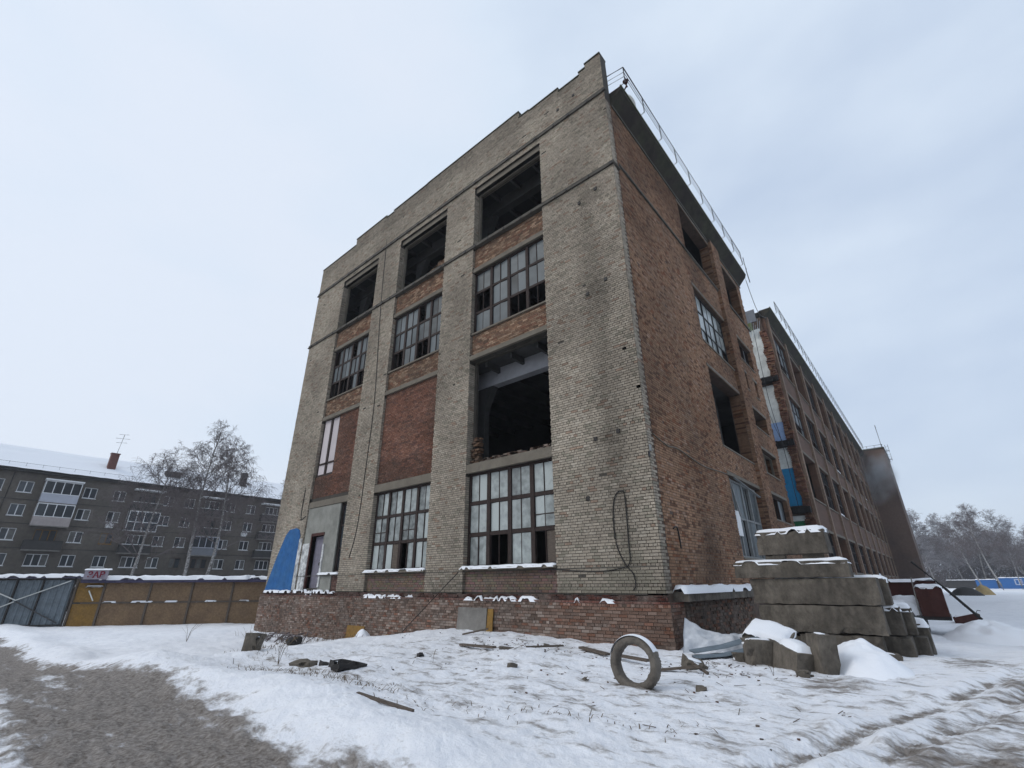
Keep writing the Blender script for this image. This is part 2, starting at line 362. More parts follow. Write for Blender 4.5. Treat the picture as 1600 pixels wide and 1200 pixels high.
    s3=n.new("ShaderNodeMath"); s3.operation='ADD'; l.new(A.outputs['Fac'],s3.inputs[0]); l.new(s2.outputs[0],s3.inputs[1])
    r1=n.new("ShaderNodeMapRange"); r1.interpolation_type='SMOOTHSTEP'; r1.inputs[1].default_value=0.10; r1.inputs[2].default_value=0.58; l.new(s3.outputs[0],r1.inputs[0])
    cr=n.new("ShaderNodeValToRGB"); l.new(q2.outputs[0],cr.inputs[0])
    cr.color_ramp.elements[0].position=0.35; cr.color_ramp.elements[0].color=(0.095,0.076,0.062,1)
    cr.color_ramp.elements[1].position=0.65; cr.color_ramp.elements[1].color=(0.30,0.275,0.255,1)
    sn=n.new("ShaderNodeValToRGB"); l.new(q1.outputs[0],sn.inputs[0])
    sn.color_ramp.elements[0].position=0.3; sn.color_ramp.elements[0].color=(0.74,0.76,0.81,1)
    sn.color_ramp.elements[1].position=0.6; sn.color_ramp.elements[1].color=(0.86,0.875,0.91,1)
    mm=n.new("ShaderNodeMix"); mm.data_type='RGBA'; l.new(r1.outputs[0],mm.inputs[0]); l.new(sn.outputs[0],mm.inputs[6]); l.new(cr.outputs[0],mm.inputs[7])
    l.new(mm.outputs[2],bs.inputs['Base Color'])
    bp=n.new("ShaderNodeBump"); bp.inputs['Strength'].default_value=0.7; bp.inputs['Distance'].default_value=0.05
    bm=n.new("ShaderNodeMath"); bm.operation='MULTIPLY_ADD'; bm.inputs[1].default_value=0.35; l.new(q1.outputs[0],bm.inputs[0]); l.new(q2.outputs[0],bm.inputs[2])
    l.new(bm.outputs[0],bp.inputs['Height']); l.new(bp.outputs[0],bs.inputs['Normal'])
    me.materials.append(M)
    return tag(inst('snowy_ground',me),kind='structure')
build_ground()

# ------------------------------------------------------------------ brick laying
CO, BL, GAP = 0.088, 0.27, 0.017     # course, brick pitch, joint
def lerp3(a,b,t): return tuple(a[i]+(b[i]-a[i])*t for i in range(3))
STAINS=[(-1.2,16.2,0.55,0.45),(-1.25,11.75,0.5,0.4),(-1.4,5.98,0.62,0.36),(-1.35,11.0,0.5,1.0),(-1.5,5.0,.6,1.0)]
def c_silicate(u,z):
    r=random.random(); b=(0.355,0.308,0.248)
    if r<0.05: b=(0.28,0.205,0.155)
    elif r<0.22: b=(0.385,0.34,0.278)
    elif r<0.32: b=(0.26,0.235,0.185)
    k=random.uniform(0.86,1.10)*(0.72+0.56*F1(u*0.35+50,z*0.28,3,31))
    if u>-3.6:                                  # soot streak running down the corner pier
        s=math.exp(-((u+1.35+0.03*(z-12))/0.55)**2)*(0.25+0.75*F1(u*0.8,z*0.33,3,4))
        k*=1-0.48*max(0,s)*(1 if z<17 else 0.5)
        for (sx,sz,w,h) in STAINS[:3]:
            if abs(u-sx)<w and abs(z-sz)<h*0.8: k*=0.80
    if z>23.2: k*=0.8
    k*=1-0.28*math.exp(-((z-1.4)/0.6)**2)
    return tuple(c*k for c in b)
def c_spandrel(u,z):
    r=random.random(); b=(0.20,0.12,0.078)
    if r<0.28: b=(0.30,0.205,0.14)
    elif r<0.42: b=(0.19,0.095,0.062)
    elif r<0.6: b=(0.15,0.095,0.066)
    k=random.uniform(0.7,1.2)*(0.7+0.6*F1(u*0.5,z*0.6,3,7)); return tuple(c*k for c in b)
def c_red(u,z):
    r=random.random(); b=(0.18,0.085,0.058)
    if r<0.22: b=(0.21,0.11,0.08)
    elif r<0.4: b=(0.125,0.064,0.05)
    k=random.uniform(0.75,1.15)*(0.6+0.75*F1(u*0.4,z*0.5,3,12))
    if z<7.2: k*=0.72
    return tuple(c*k for c in b)
def c_brown(u,z):
    r=random.random(); n=F1(u*0.35,z*0.3,4,41); b=lerp3((0.20,0.108,0.064),(0.30,0.185,0.118),n)
    if r<0.10 and n>0.5: b=(0.29,0.19,0.135)
    elif r<0.22: b=(0.13,0.07,0.045)
    elif r<0.3: b=(0.20,0.09,0.05)
    k=random.uniform(0.84,1.12)*(0.62+0.76*n)
    k*=1-0.5*math.exp(-((u-4.2)/0.9)**2-((z-2.6)/1.4)**2)
    return tuple(c*k for c in b)
def c_plinth(u,z):
    r=random.random(); n=F1(u*0.45,z*0.9,3,61)
    b=(0.175,0.122,0.098)
    if r<0.25: b=(0.245,0.195,0.165)
    elif r<0.36: b=(0.165,0.085,0.06)
    elif r<0.52: b=(0.105,0.072,0.056)
    if u>-3.4: b=lerp3(b,(0.13,0.06,0.036) if z<0.95 else (0.2,0.07,0.04),0.55*F1(u*1.3,z*2,2,9)+0.15)
    if z>1.02: b=lerp3(b,(0.11,0.04,0.034),0.7)
    k=random.uniform(0.75,1.2)*(0.6+0.8*n); return tuple(c*k for c in b)

def intervals(rects,z):
    iv=[(a,b) for (a,b,z0,z1) in rects if z0<=z<=z1]
    iv.sort(); out=[]
    for a,b in iv:
        if out and a<=out[-1][1]+1e-4: out[-1][1]=max(out[-1][1],b)
        else: out.append([a,b])
    return out
def lay(mb, F, rects, d, cfn, proud=0.014, miss=0.0, header=6, pick=None, ragged=None, jit=0.005, joint=None):
    """bricks in courses on the face at depth d; pick(u,z) sends some to a list of single bricks"""
    zmin=min(r[2] for r in rects); zmax=max(r[3] for r in rects); single=[]
    gj=joint or GAP
    k=int(math.floor(zmin/CO))
    while k*CO<zmax:
        z0=max(k*CO+gj/2,zmin); z1=min((k+1)*CO-gj/2,zmax); zc=(k+0.5)*CO; k+=1
        if z1-z0<0.03: continue
        hd=(header and k%header==0); L=BL/2 if hd else BL
        for a,b in intervals(rects,zc):
            if ragged: b=b+ragged(zc)
            off=(0.5*L if k%2 else 0)+(0.06 if k%3==0 else 0)
            i=math.floor((a-off)/L)
            while i*L+off<b:
                u0=max(i*L+off+gj/2,a); u1=min((i+1)*L+off-gj/2,b); i+=1
                if u1-u0<0.035: continue
                if miss and random.random()<miss: continue
                c=cfn((u0+u1)/2,zc); p=proud+random.uniform(-jit,jit)
                if pick and pick((u0+u1)/2,zc) and abs(u1-u0-(L-gj))<1e-3 and not hd:
                    single.append((u0,z0,z1,p,c)); continue
                q=[F(u0,d-p,z0),F(u1,d-p,z0),F(u1,d-p,z1),F(u0,d-p,z1),F(u0,d,z0),F(u1,d,z0),F(u1,d,z1),F(u0,d,z1)]
                mb.add(q,[(0,1,2,3),(0,4,5,1),(1,5,6,2),(2,6,7,3),(3,7,4,0)] if F is FL else
                         [(3,2,1,0),(1,5,4,0),(2,6,5,1),(3,7,6,2),(0,4,7,3)],c)
    return single
def single_bricks(lst, F, d, parent, limit, variants=10):
    """individual brick objects sharing a few meshes"""
    lst=lst[:limit]; meshes=[]
    if not lst: return
    cs=[lst[random.randrange(len(lst))][4] for _ in range(variants)]
    for c in cs:
        mb=MB(); L=BL-GAP; H=CO-GAP
        if F is FL: mb.box((0,-0.016,0),(L,0.03,H),c)
        else: mb.box((-0.03,0,0),(0.016,L,H),c)
        meshes.append(mb.mesh('brick',M_brick))
    for (u0,z0,z1,p,c) in lst:
        me=min(range(variants),key=lambda i:sum(abs(cs[i][j]-c[j]) for j in range(3))+random.random()*0.02)
        inst('brick',meshes[me],parent,F(u0,d+random.uniform(-0.004,0.004),z0))

def wall_cells(mb, F, u0,u1,z0,z1, d0,d1, holes):
    us=sorted(set([u0,u1]+[h for o in holes for h in o[:2] if u0<h<u1])); zs=sorted(set([z0,z1]+[h for o in holes for h in o[2:] if z0<h<z1]))
    for i in range(len(us)-1):
        a,b=us[i],us[i+1]; run=None
        for j in range(len(zs)-1):
            c,dd=zs[j],zs[j+1]; um,zm=(a+b)/2,(c+dd)/2
            solid=not any(o[0]<um<o[1] and o[2]<zm<o[3] for o in holes)
            if solid: run=[run[0],dd] if run else [c,dd]
            if (not solid or j==len(zs)-2) and run:
                fbox(mb,F,a,b,d0,d1,run[0],run[1]); run=None

def window(parent, F, u0,u1,z0,z1, d, cols, rows, panes=2, broken=(), fw_=0.07, mw=0.1, M=None, G=None, small=(), boards=(), name='window', tilt=0.02, label=None):
    """timber frame with sashes; every pane of glass is a child of its own"""
    M=M or M_frame; mb=MB()
    fbox(mb,F,u0,u1,d,d+0.12,z0,z0+fw_); fbox(mb,F,u0,u1,d,d+0.12,z1-fw_,z1)
    fbox(mb,F,u0,u0+fw_,d+0.003,d+0.123,z0+fw_,z1-fw_); fbox(mb,F,u1-fw_,u1,d+0.003,d+0.123,z0+fw_,z1-fw_)
    cw=(u1-u0)/cols; rh=(z1-z0)/rows
    for i in range(1,cols): fbox(mb,F,u0+i*cw-mw/2,u0+i*cw+mw/2,d-0.01,d+0.11,z0+fw_,z1-fw_)
    for j in range(1,rows): fbox(mb,F,u0+fw_,u1-fw_,d+0.01,d+0.09,z0+j*rh-mw*0.4,z0+j*rh+mw*0.4)
    panel=[]
    for i in range(cols):
        for j in range(rows):
            a=u0+i*cw+mw*0.5; b=u0+(i+1)*cw-mw*0.5; c=z0+j*rh+mw*0.4; e=z0+(j+1)*rh-mw*0.4
            if i==0: a=u0+fw_
            if i==cols-1: b=u1-fw_
            if j==0: c=z0+fw_
            if j==rows-1: e=z1-fw_
            w=(b-a)/panes
            for p in range(panes):
                pa,pb=a+p*w,a+(p+1)*w
                if p>0: fbox(mb,F,pa-0.015,pa+0.015,d+0.02,d+0.06,c,e)
                if (i,j) in small: fbox(mb,F,pa,pb,d+0.022,d+0.058,c+(e-c)*0.38,c+(e-c)*0.38+0.035)
                if (i,j) in broken or (i,j,p) in broken: continue
                panel.append((pa+0.02,pb-0.02,c+0.015,e-0.015,(i,j) in boards or (i,j,p) in boards))
    o=mb.build(name,M,parent)
    if label: o['label']=label
    for (pa,pb,c,e,bd) in panel:
        q=MB(); dz=d+0.04; t=random.uniform(-tilt,tilt)
        a_,b_,c_,d_=F(pa,dz+t,c),F(pb,dz-t,c),F(pb,dz-t,e),F(pa,dz+t,e)
        k=F(0,0.008,0); vs=[a_,b_,c_,d_]+[tuple(v[i]+k[i] for i in range(3)) for v in (a_,b_,c_,d_)]
        q.add(vs,[(0,1,2,3),(7,6,5,4),(0,4,5,1),(1,5,6,2),(2,6,7,3),(3,7,4,0)])
        q.build('pane',(M_woodold if bd else (G or G_mid)),o)
    return o

# ------------------------------------------------------------------ the gable block of the factory
FB = thing('factory_building',(0,0,0),'tall roofless-looking grey and red brick factory block with broken windows, its corner nearest the camera','building')
ZB=-1.3; ZP=1.28
P=[(-3.6,0.0),(-10.15,-7.95),(-16.75,-14.4),(-24.5,-20.85)]
B3=(-7.95,-3.6); B2=(-14.4,-10.15); B1=(-20.85,-16.75)
ZW1=(2.15,5.75); ZO2=(6.12,10.9); ZW3=(12.28,15.7); ZO4=(17.4,20.9)
DI=0.13
# structural core
core=MB()
holesL=[]
for B in (B3,B2,B1): holesL += [(B[0],B[1],ZW3[0],ZW3[1]),(B[0],B[1],ZO4[0],ZO4[1])]
holesL += [(B3[0],B3[1],*ZW1),(B2[0],B2[1],*ZW1),(B3[0],B3[1],*ZO2),(-20.85,-18.95,7.4,11.0),(-17.45,-16.75,2.2,5.6),(-19.95,-18.75,1.45,4.05)]
wall_cells(core,FL,-24.5,-0.56,ZB,21.2,DI,0.55,holesL)
for a,b in P: fbox(core,FL,a,b,0,DI-0.002,ZP,21.2)
fbox(core,FL,-24.5,0,0,0.5,21.2,23.55)
# stepped top of the parapet (x0,x1,ztop)
PAR=[(-24.5,-20.0,23.92),(-20.0,-16.4,24.45),(-16.4,-15.6,24.28),(-15.6,-12.2,24.42),(-12.2,-4.85,24.46),(-4.85,-4.2,24.0),(-4.2,-2.35,23.93),(-2.35,-1.17,23.7),(-1.17,-0.82,23.9),(-0.82,0.0,24.16)]
for a,b,z in PAR: fbox(core,FL,a,b,0,0.5,23.55,z)
core.build('wall',M_mortar,FB)
corer=MB()
R1=(7.65,12.4); R2=(14.05,17.9)
holesR=[(*R1,17.45,20.8),(*R1,12.3,15.35),(*R1,7.1,10.85),(*R1,2.5,5.8),
        (R2[0],R2[1],17.6,20.6),(14.1,17.5,13.9,15.35),(14.25,15.05,11.9,13.0),(16.4,17.2,11.9,13.0),(14.1,17.5,9.65,10.75),(14.1,17.7,7.05,8.35),(13.95,18.0,4.6,5.9)]
wall_cells(corer,FR,0.0,18.4,ZB,21.2,0.0,0.55,holesR)
for i in range(96):                                   # torn end of the long wall
    z=ZB+i*0.235
    if z>20.9: break
    corer.box(FR(18.4,0.02,z),FR(18.5+0.6*F1(i*0.45,1,2,3),0.53,z+0.235))
for (a,b) in ((12.4,13.85),): corer.box(FR(a,-0.18,ZB),FR(b,-0.002,21.2))
corer.build('wall',M_mortar_r,FB)
# plinth
pl=MB(); fbox(pl,FL,-24.7,0.14,-0.13,-0.002,ZB,1.12); pl.box((0.002,0,ZB),(0.14,7.4,1.12)); pl.build('plinth',M_mortar_r,FB)
# brick facing
bs=MB(); rectsP=[]
for a,b in P: rectsP.append((a,b,ZP,21.2))
rectsP.append((-24.5,0,21.2,23.6))
for a,b,z in PAR: rectsP.append((a,b,23.6,z-0.02))
pick1=lambda u,z: (-3.5<u<-0.15 and 1.35<z<2.75)
sA=lay(bs,FL,rectsP,0.0,c_silicate,pick=pick1,miss=0.0015)
# pier cheeks (the sides of the piers that can be seen in each bay)
def cheek(mb, x, z0, z1, d0, d1, cfn):
    k=int(z0/CO)
    while (k+1)*CO<z1:
        za=k*CO+GAP/2; zb=(k+1)*CO-GAP/2; k+=1
        if za<z0: continue
        spl=[d0,(d0+d1)/2,d1] if k%2 and d1-d0>0.2 else [d0,d1]
        for i in range(len(spl)-1):
            mb.box((x,spl[i]+0.004,za),(x+0.01,spl[i+1]-0.006,zb),cfn(x-0.2,za))
for x in (-7.95,-14.4,-20.85):
    for z0,z1,dd in ((ZP,2.1,DI),(2.15,5.7,0.2),(6.15,10.8,0.5),(11.15,12.2,DI),(12.3,15.7,0.2),(16,17.1,DI),(17.45,20.8,0.35)): cheek(bs,x,z0,z1,0,dd,c_silicate)
inf=MB()
for B in (B3,B2,B1):
    lay(inf,FL,[(B[0],B[1],11.15,12.2)],DI,c_spandrel,0.014,header=0)
    lay(inf,FL,[(B[0],B[1],15.95,17.12)],DI,c_spandrel,0.014,header=0)
for B in (B3,B2): lay(inf,FL,[(B[0],B[1],ZP,2.08)],DI,lambda u,z: tuple(a*random.uniform(.85,1.12)*(0.7+0.6*F1(u*.6,z,2,5)) for a in (0.175,0.128,0.10)),0.012)
lay(inf,FL,[(-18.75,B1[1],ZP,2.1)],DI,c_plinth,0.012)
lay(inf,FL,[(B2[0],B2[1],6.15,10.9)],DI,c_red,0.012,header=0)
lay(inf,FL,[(-18.95,B1[1],6.15,10.9),(B1[0],-18.95,6.15,7.35)],DI,c_red,0.012,header=0)
inf.build('infill_brickwork',M_brick,FB,kind='stuff')
# long side: grey quoins toothed into the brown wall
teeth=lambda z: 0.27+(0.13 if int(z/CO)%2 else 0.0)+(0.05 if int(z/CO)%5==0 else 0)
for k in range(int(ZP/CO)+1,int(21.1/CO)):
    z=k*CO; w=teeth(z+0.04)
    spl=[0.0,w] if k%2 else [0.0,0.13,w]
    for i in range(len(spl)-1):
        bs.box((0,spl[i]+0.003,z+GAP/2),(0.014+random.uniform(-.004,.004),spl[i+1]-0.008,z+CO-GAP/2),c_silicate(-0.1,z))
bs.build('facing_brickwork',M_brick,FB,kind='stuff')
br=MB(); PW=[]
zz=sorted(set([ZP,21.15]+[h for o in holesR for h in o[2:]]))
def solid_rects(u0,u1,z0,z1,holes):
    us=sorted(set([u0,u1]+[h for o in holes for h in o[:2] if u0<h<u1])); zs=sorted(set([z0,z1]+[h for o in holes for h in o[2:] if z0<h<z1])); out=[]
    for i in range(len(us)-1):
        for j in range(len(zs)-1):
            if not any(o[0]<(us[i]+us[i+1])/2<o[1] and o[2]<(zs[j]+zs[j+1])/2<o[3] for o in holes): out.append((us[i],us[i+1],zs[j],zs[j+1]))
    return out
lay(br,FR,solid_rects(0.44,12.38,ZP,21.15,holesR),0.0,c_brown,header=5,miss=0.002)
lay(br,FR,solid_rects(13.87,18.5,ZP,21.15,holesR),0.0,c_brown,header=5,ragged=lambda z:(0.6*F1(z*1.9,1,2,3)-0.05))
lay(br,FR,[(12.4,13.85,ZP,21.15)],-0.18,c_brown,header=5)
for k in range(int(ZP/CO)+1,int(21.1/CO)):            # pilaster cheek facing the corner
    br.box((0.01,12.39,k*CO+GAP/2),(0.175,12.4,k*CO+CO-GAP/2),c_brown(12.3,k*CO))
for (u0,u1,z0,z1) in holesR:                            # far reveal of every opening
    k=int(z0/CO)+1
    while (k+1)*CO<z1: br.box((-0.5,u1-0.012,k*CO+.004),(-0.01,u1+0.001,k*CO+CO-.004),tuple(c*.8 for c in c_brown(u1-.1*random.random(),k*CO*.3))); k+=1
for i in range(200):                                   # loose toothing of the torn end
    z=1.2+random.random()*19.6; y=18.4+0.5*random.random()
    br.box((-random.uniform(.1,.4),y,z),(0.01-random.random()*.1,y+0.2,z+0.07),c_red(y,z))
br.build('side_brickwork',M_brick,FB,kind='stuff')
bp_=MB()
sB=lay(bp_,FL,[(-24.7,0.14,-0.9,1.12)],-0.13,c_plinth,0.014,miss=0.03,jit=0.009,joint=0.016,pick=lambda u,z: (-4.5<u<0.0 and 0.15<z<1.05))
lay(bp_,FR,[(0.75,7.35,-0.6,1.1)],-0.14,lambda u,z: (lambda k_: tuple(c*k_ for c in random.choice(((0.13,0.095,0.072),(0.10,0.08,0.066),(0.15,0.08,0.055)))))(random.uniform(.6,1.3)*(.4+1.1*F1(u*.9,z*1.6,3,3))),0.02,miss=0.12,jit=0.018,header=0)
lay(bp_,FR,[(-0.1,0.75,-0.2,1.1)],-0.14,c_plinth,0.014,miss=0.05,jit=0.009)
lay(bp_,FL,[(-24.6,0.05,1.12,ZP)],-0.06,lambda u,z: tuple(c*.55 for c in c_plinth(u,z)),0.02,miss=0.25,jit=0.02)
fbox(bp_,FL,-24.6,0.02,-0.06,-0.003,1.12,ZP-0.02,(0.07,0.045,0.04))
bp_.build('plinth_brickwork',M_plface,FB,kind='stuff')
single_bricks(sA,FL,0.0,FB,190); 
random.shuffle(sB); rest=sB[110:]; single_bricks(sB,FL,-0.13,FB,110)
xr=MB()
for (u0,z0,z1,p,c) in rest: xr.box((u0,-0.13-p,z0),(u0+BL-GAP,-0.12,z1),c)
for (u0,z0,z1,p,c) in sA[190:]: xr.box((u0,-p,z0),(u0+BL-GAP,0.01,z1),c)
if xr.v: xr.build('brickwork',M_brick,FB,kind='stuff')

# parapet capping
for a,b,z in PAR:
    q=MB(); fbox(q,FL,a-0.01,b+0.01,-0.05,0.55,z-0.018,z+0.05); q.build('parapet_cap',M_cap,FB)
# lintels, sills, string courses
for B in (B3,B2,B1):
    zs=[(10.9,11.12,0.0),(15.7,15.93,0.03),(12.2,12.28,0.03)]
    if B!=B1: zs+=[(5.75,6.12,0.0)]
    else: zs+=[(5.62,5.95,0.02)]
    for z0,z1,dd in zs:
        q=MB(); fbox(q,FL,B[0]+0.004,B[1]-0.004,dd+0.0,DI+0.2,z0+.002,z1-.002); q.build('lintel' if z0!=12.2 else 'sill',M_lint,FB)
for z,zt in ((17.16,17.36),(21.52,21.76)):
    q=MB(); fbox(q,FL,-24.6,0.1,-0.09,0.45 if z<20 else 0.0-0.002,z,z+0.07); fbox(q,FL,-24.55,0.06,-0.055,-0.018,z+0.07,zt)
    q.build('string_course',M_strg,FB)
    q=MB(); 
    for i in range(26):
        x=-24.3+i*0.97+random.uniform(-.3,.3); fbox(q,FL,x,x+random.uniform(.05,.18),-0.13,-0.092,z-0.03,z+0.1)
    q.build('bracket_remains',M_dark,FB,kind='stuff')
q=MB(); q.box((0.016,0.5,17.42),(0.09,18.9,17.5)); q.box((0.016,0.5,17.5),(0.05,18.9,17.62)); q.build('string_course',M_strg,FB)
for (u0,u1,z0,z1) in holesR:                            # concrete lintels over and thin sills below
    q=MB(); q.box((-0.3,u0-0.15,z1+.002),(0.035,u1+0.1,z1+0.15)); q.build('lintel',M_lint,FB)
    q=MB(); q.box((-0.3,u0+.003,z0-0.07),(0.05,u1-.003,z0-.002)); q.build('sill',M_lint,FB)
for B in (B3,B2,B1):                                    # top of 4th floor openings
    q=MB(); fbox(q,FL,B[0],B[1],0.10,0.6,20.9,21.2); q.build('lintel',M_lint,FB)
# sill boards with snow on the ground floor windows
for B in (B3,B2):
    q=MB(); fbox(q,FL,B[0]-0.02,B[1]+0.02,-0.14,0.32,2.07,2.145); q.build('sill',M_lint,FB)
    snow_cap(FB,'snow',B[0]-0.05,B[1]+0.03,-0.17,0.19,2.145,0.075,seed=int(-B[0]))
snow_cap(FB,'snow',-18.7,-16.8,-0.1,0.13,2.12,0.08,seed=5)
# windows
window(FB,FL,B3[0]+.02,B3[1]-.02,*ZW1,0.2,4,3,2,broken={(1,0),(3,0,0)},G=G_low,small={(3,1)},fw_=0.09,mw=0.17,boards={(3,0,1)})
window(FB,FL,B2[0]+.02,B2[1]-.02,*ZW1,0.2,4,3,2,broken={(2,0,0)},G=G_low,small={(0,1),(2,1)},fw_=0.09,mw=0.15,boards={(1,0,1)})
window(FB,FL,B3[0]+.02,B3[1]-.02,*ZW3,0.2,4,3,2,broken={(0,1),(2,0),(3,0)},G=G_mid,fw_=0.08,mw=0.15)
window(FB,FL,B2[0]+.02,B2[1]-.02,*ZW3,0.2,4,3,2,broken={(0,0),(2,0),(2,2,0)},G=G_mid,fw_=0.08,mw=0.15)
window(FB,FL,B1[0]+.02,B1[1]-.02,*ZW3,0.2,4,3,2,broken={(0,0),(1,0),(2,0,0),(3,0),(0,2,0),(2,2,0)},G=G_mid,fw_=0.08,mw=0.15)
window(FB,FL,-20.83,-18.97,7.42,10.98,0.16,2,1,1,G=G_pale,fw_=0.1,mw=0.2,name='window',label='tall narrow window boarded in pale sheets')
q=MB(); fbox(q,FL,-20.73,-19.07,0.15,0.2,8.1,8.2); q.build('transom',M_frame,FB)
window(FB,FL,-17.43,-16.77,2.2,5.58,0.2,1,3,2,G=G_far,fw_=0.07,mw=0.1)
# remains of frames in the empty openings
for B,z0,z1,d in ((B3,17.4,20.9,0.3),(B2,17.4,20.9,0.3),(B1,17.4,20.9,0.3),(B3,6.12,10.9,0.33)):
    q=MB(); fbox(q,FL,B[0]+0.02,B[0]+0.14,d,d+0.14,z0,z1); fbox(q,FL,B[0]+0.14,B[1],d,d+0.14,z1-0.09,z1)
    if z0>10: fbox(q,FL,B[0]+0.14,B[1],d,d+0.12,z0,z0+0.07)
    q.build('frame_remains',M_lint if z0>10 else M_mortar,FB)
q=MB()                                                 # crumbled brick left standing at the edge of the big opening
for i in range(45):
    z=6.14+random.random()**1.6*1.1; x=-7.94+random.random()*0.3; fbox(q,FL,x,x+.2,0.16+random.random()*.2,0.5,z,z+0.07,tuple(c*.5 for c in c_brown(-9,z)))
for i in range(60):
    x=-7.6+random.random()*3.9; z=6.12+random.random()*0.14; fbox(q,FL,x,x+.2,0.2,0.5,z,z+.07,c_plinth(x,.5))
for i in range(60):
    x=-12.0+random.random()*1.8; z=17.38+random.random()*0.75*max(0,(x+12)/1.8); fbox(q,FL,x,x+.2,0.14,0.4,z,z+.07,c_spandrel(x,z))
q.build('broken_brickwork',M_brick,FB,kind='stuff')
# ground floor end bay: plaster, door, painted wall
q=MB()
wall_cells(q,FL,B1[0]+.003,-17.45,2.12,5.6,0.06,DI-0.003,[(-19.95,-18.75,1.0,4.05)])
fbox(q,FL,-18.72,-17.5,0.07,DI-0.003,ZP,2.1)
q.build('plaster_panel',M_plast,FB)
dr=MB(); fbox(dr,FL,-19.93,-18.77,0.28,0.34,1.45,4.03); fbox(dr,FL,-19.78,-18.92,0.262,0.279,1.6,2.6); fbox(dr,FL,-19.78,-18.92,0.262,0.279,2.8,3.9)
dro=dr.build('door',M_door,FB)
q=MB(); q.tube([FL(-19.1,0.2,2.62),FL(-19.1,0.262,2.62)],0.09,8); q.build('handle',M_dark,dro)
q=MB(); fbox(q,FL,-20.05,-19.95,0.02,0.3,1.45,4.15); fbox(q,FL,-20.05,-18.7,0.03,0.3,4.05,4.2); q.build('door_frame',M_rust,FB)
bp8=[(-24.47,1.32),(-21.28,1.32),(-21.22,4.15),(-21.4,4.5),(-21.8,4.62),(-22.55,4.58),(-22.95,4.3),(-23.6,3.2)]
q=MB(); q.add([FL(a,-0.045,b) for a,b in bp8]+[FL(a,-0.016,b) for a,b in bp8],[tuple(range(8)),tuple(range(15,7,-1))]+[(i,i+8,(i+1)%8+8,(i+1)%8) for i in range(8)]); q.build('blue_panel',M_blue,FB)
for a_ in ((-21.25,-20.9,-0.04,-0.016,1.35,4.0),(-20.83,-20.1,0.02,0.055,1.35,3.7),(-18.7,-18.55,0.02,0.066,1.5,3.6)):
    q=MB(); fbox(q,FL,*a_); q.build('peeling_white_paint',M_white,FB)
# snow resting in patches on the plinth ledge
for k,(a,b,z) in enumerate(((-24.3,-21.2,1.29),(-20.8,-19.0,1.29),(-18.9,-16.8,1.29),(-14.3,-10.7,1.13),(-7.7,-4.3,1.13),(-19.6,-18.9,1.13),(-3.2,-2.7,1.13),(-2.0,-1.5,1.13))):
    n_=max(1,int((b-a)/1.6))
    for i in range(n_):
        snow_cap(FB,'snow',a+(b-a)*i/n_,a+(b-a)*(i+1)/n_,-0.18,0.0 if z<1.2 else 0.05,z-0.015,0.10,seed=k*9+i,drop=0.05,torn=0.26)
# ledge slab on the long side with snow
q=MB(); q.box((0.0,0.45,1.12),(0.42,7.2,1.36)); q.build('ledge_slab',M_concd,FB)
snow_cap(FB,'snow',-0.02+0.02,0.46,0.35,7.15,1.36,0.15,seed=3)
# cornice of the long side (sloped soffit) and its edge
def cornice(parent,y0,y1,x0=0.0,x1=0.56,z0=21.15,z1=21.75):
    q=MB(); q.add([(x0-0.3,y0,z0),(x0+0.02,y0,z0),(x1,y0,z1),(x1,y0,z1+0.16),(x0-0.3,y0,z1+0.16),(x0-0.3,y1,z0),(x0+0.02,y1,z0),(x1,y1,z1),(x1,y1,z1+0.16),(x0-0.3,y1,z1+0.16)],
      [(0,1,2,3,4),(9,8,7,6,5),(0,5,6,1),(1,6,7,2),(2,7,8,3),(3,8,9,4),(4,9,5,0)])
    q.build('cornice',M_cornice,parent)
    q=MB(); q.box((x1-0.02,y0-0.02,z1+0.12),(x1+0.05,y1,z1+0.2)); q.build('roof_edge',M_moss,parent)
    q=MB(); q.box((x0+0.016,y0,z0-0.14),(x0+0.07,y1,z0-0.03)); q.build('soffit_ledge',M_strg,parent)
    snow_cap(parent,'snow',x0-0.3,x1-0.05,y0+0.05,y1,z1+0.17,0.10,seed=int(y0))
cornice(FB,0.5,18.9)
# roof deck and floors, beams, inner walls
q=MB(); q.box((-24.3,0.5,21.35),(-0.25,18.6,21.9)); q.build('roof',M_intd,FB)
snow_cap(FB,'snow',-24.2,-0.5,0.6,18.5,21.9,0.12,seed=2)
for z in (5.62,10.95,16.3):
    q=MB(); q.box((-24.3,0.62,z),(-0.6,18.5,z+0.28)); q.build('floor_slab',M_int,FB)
q=MB(); q.box((-24.5,0.56,ZB),(-24.0,18.6,21.2)); q.box((-24.0,17.9,ZB),(-0.6,18.4,21.1)); q.box((-24.0,9.5,ZB),(-0.6,9.8,21.1)); q.box((-0.9,0.6,1.0),(-0.57,7.3,21.1)); q.build('inner_wall',M_intd,FB)  # the two cross walls are added to keep daylight out of the rooms
for z in (11.0-0.05,16.3,21.35,5.62):
    q=MB()
    for j,y in enumerate((1.5,)):
        q.box((-24.0,y,z-0.8),(-0.95,y+0.4,z-0.02))
    o=q.build('beam',M_beam if z<12 else M_int,FB)
    q=MB()
    for x in np.arange(-23.5,-1.5,1.45): q.box((x,0.6,z-0.32),(x+0.13,1.49,z-0.03)); q.box((x,1.92,z-0.32),(x+0.13,9.4,z-0.03))
    q.build('slab_ribs',M_int,FB)
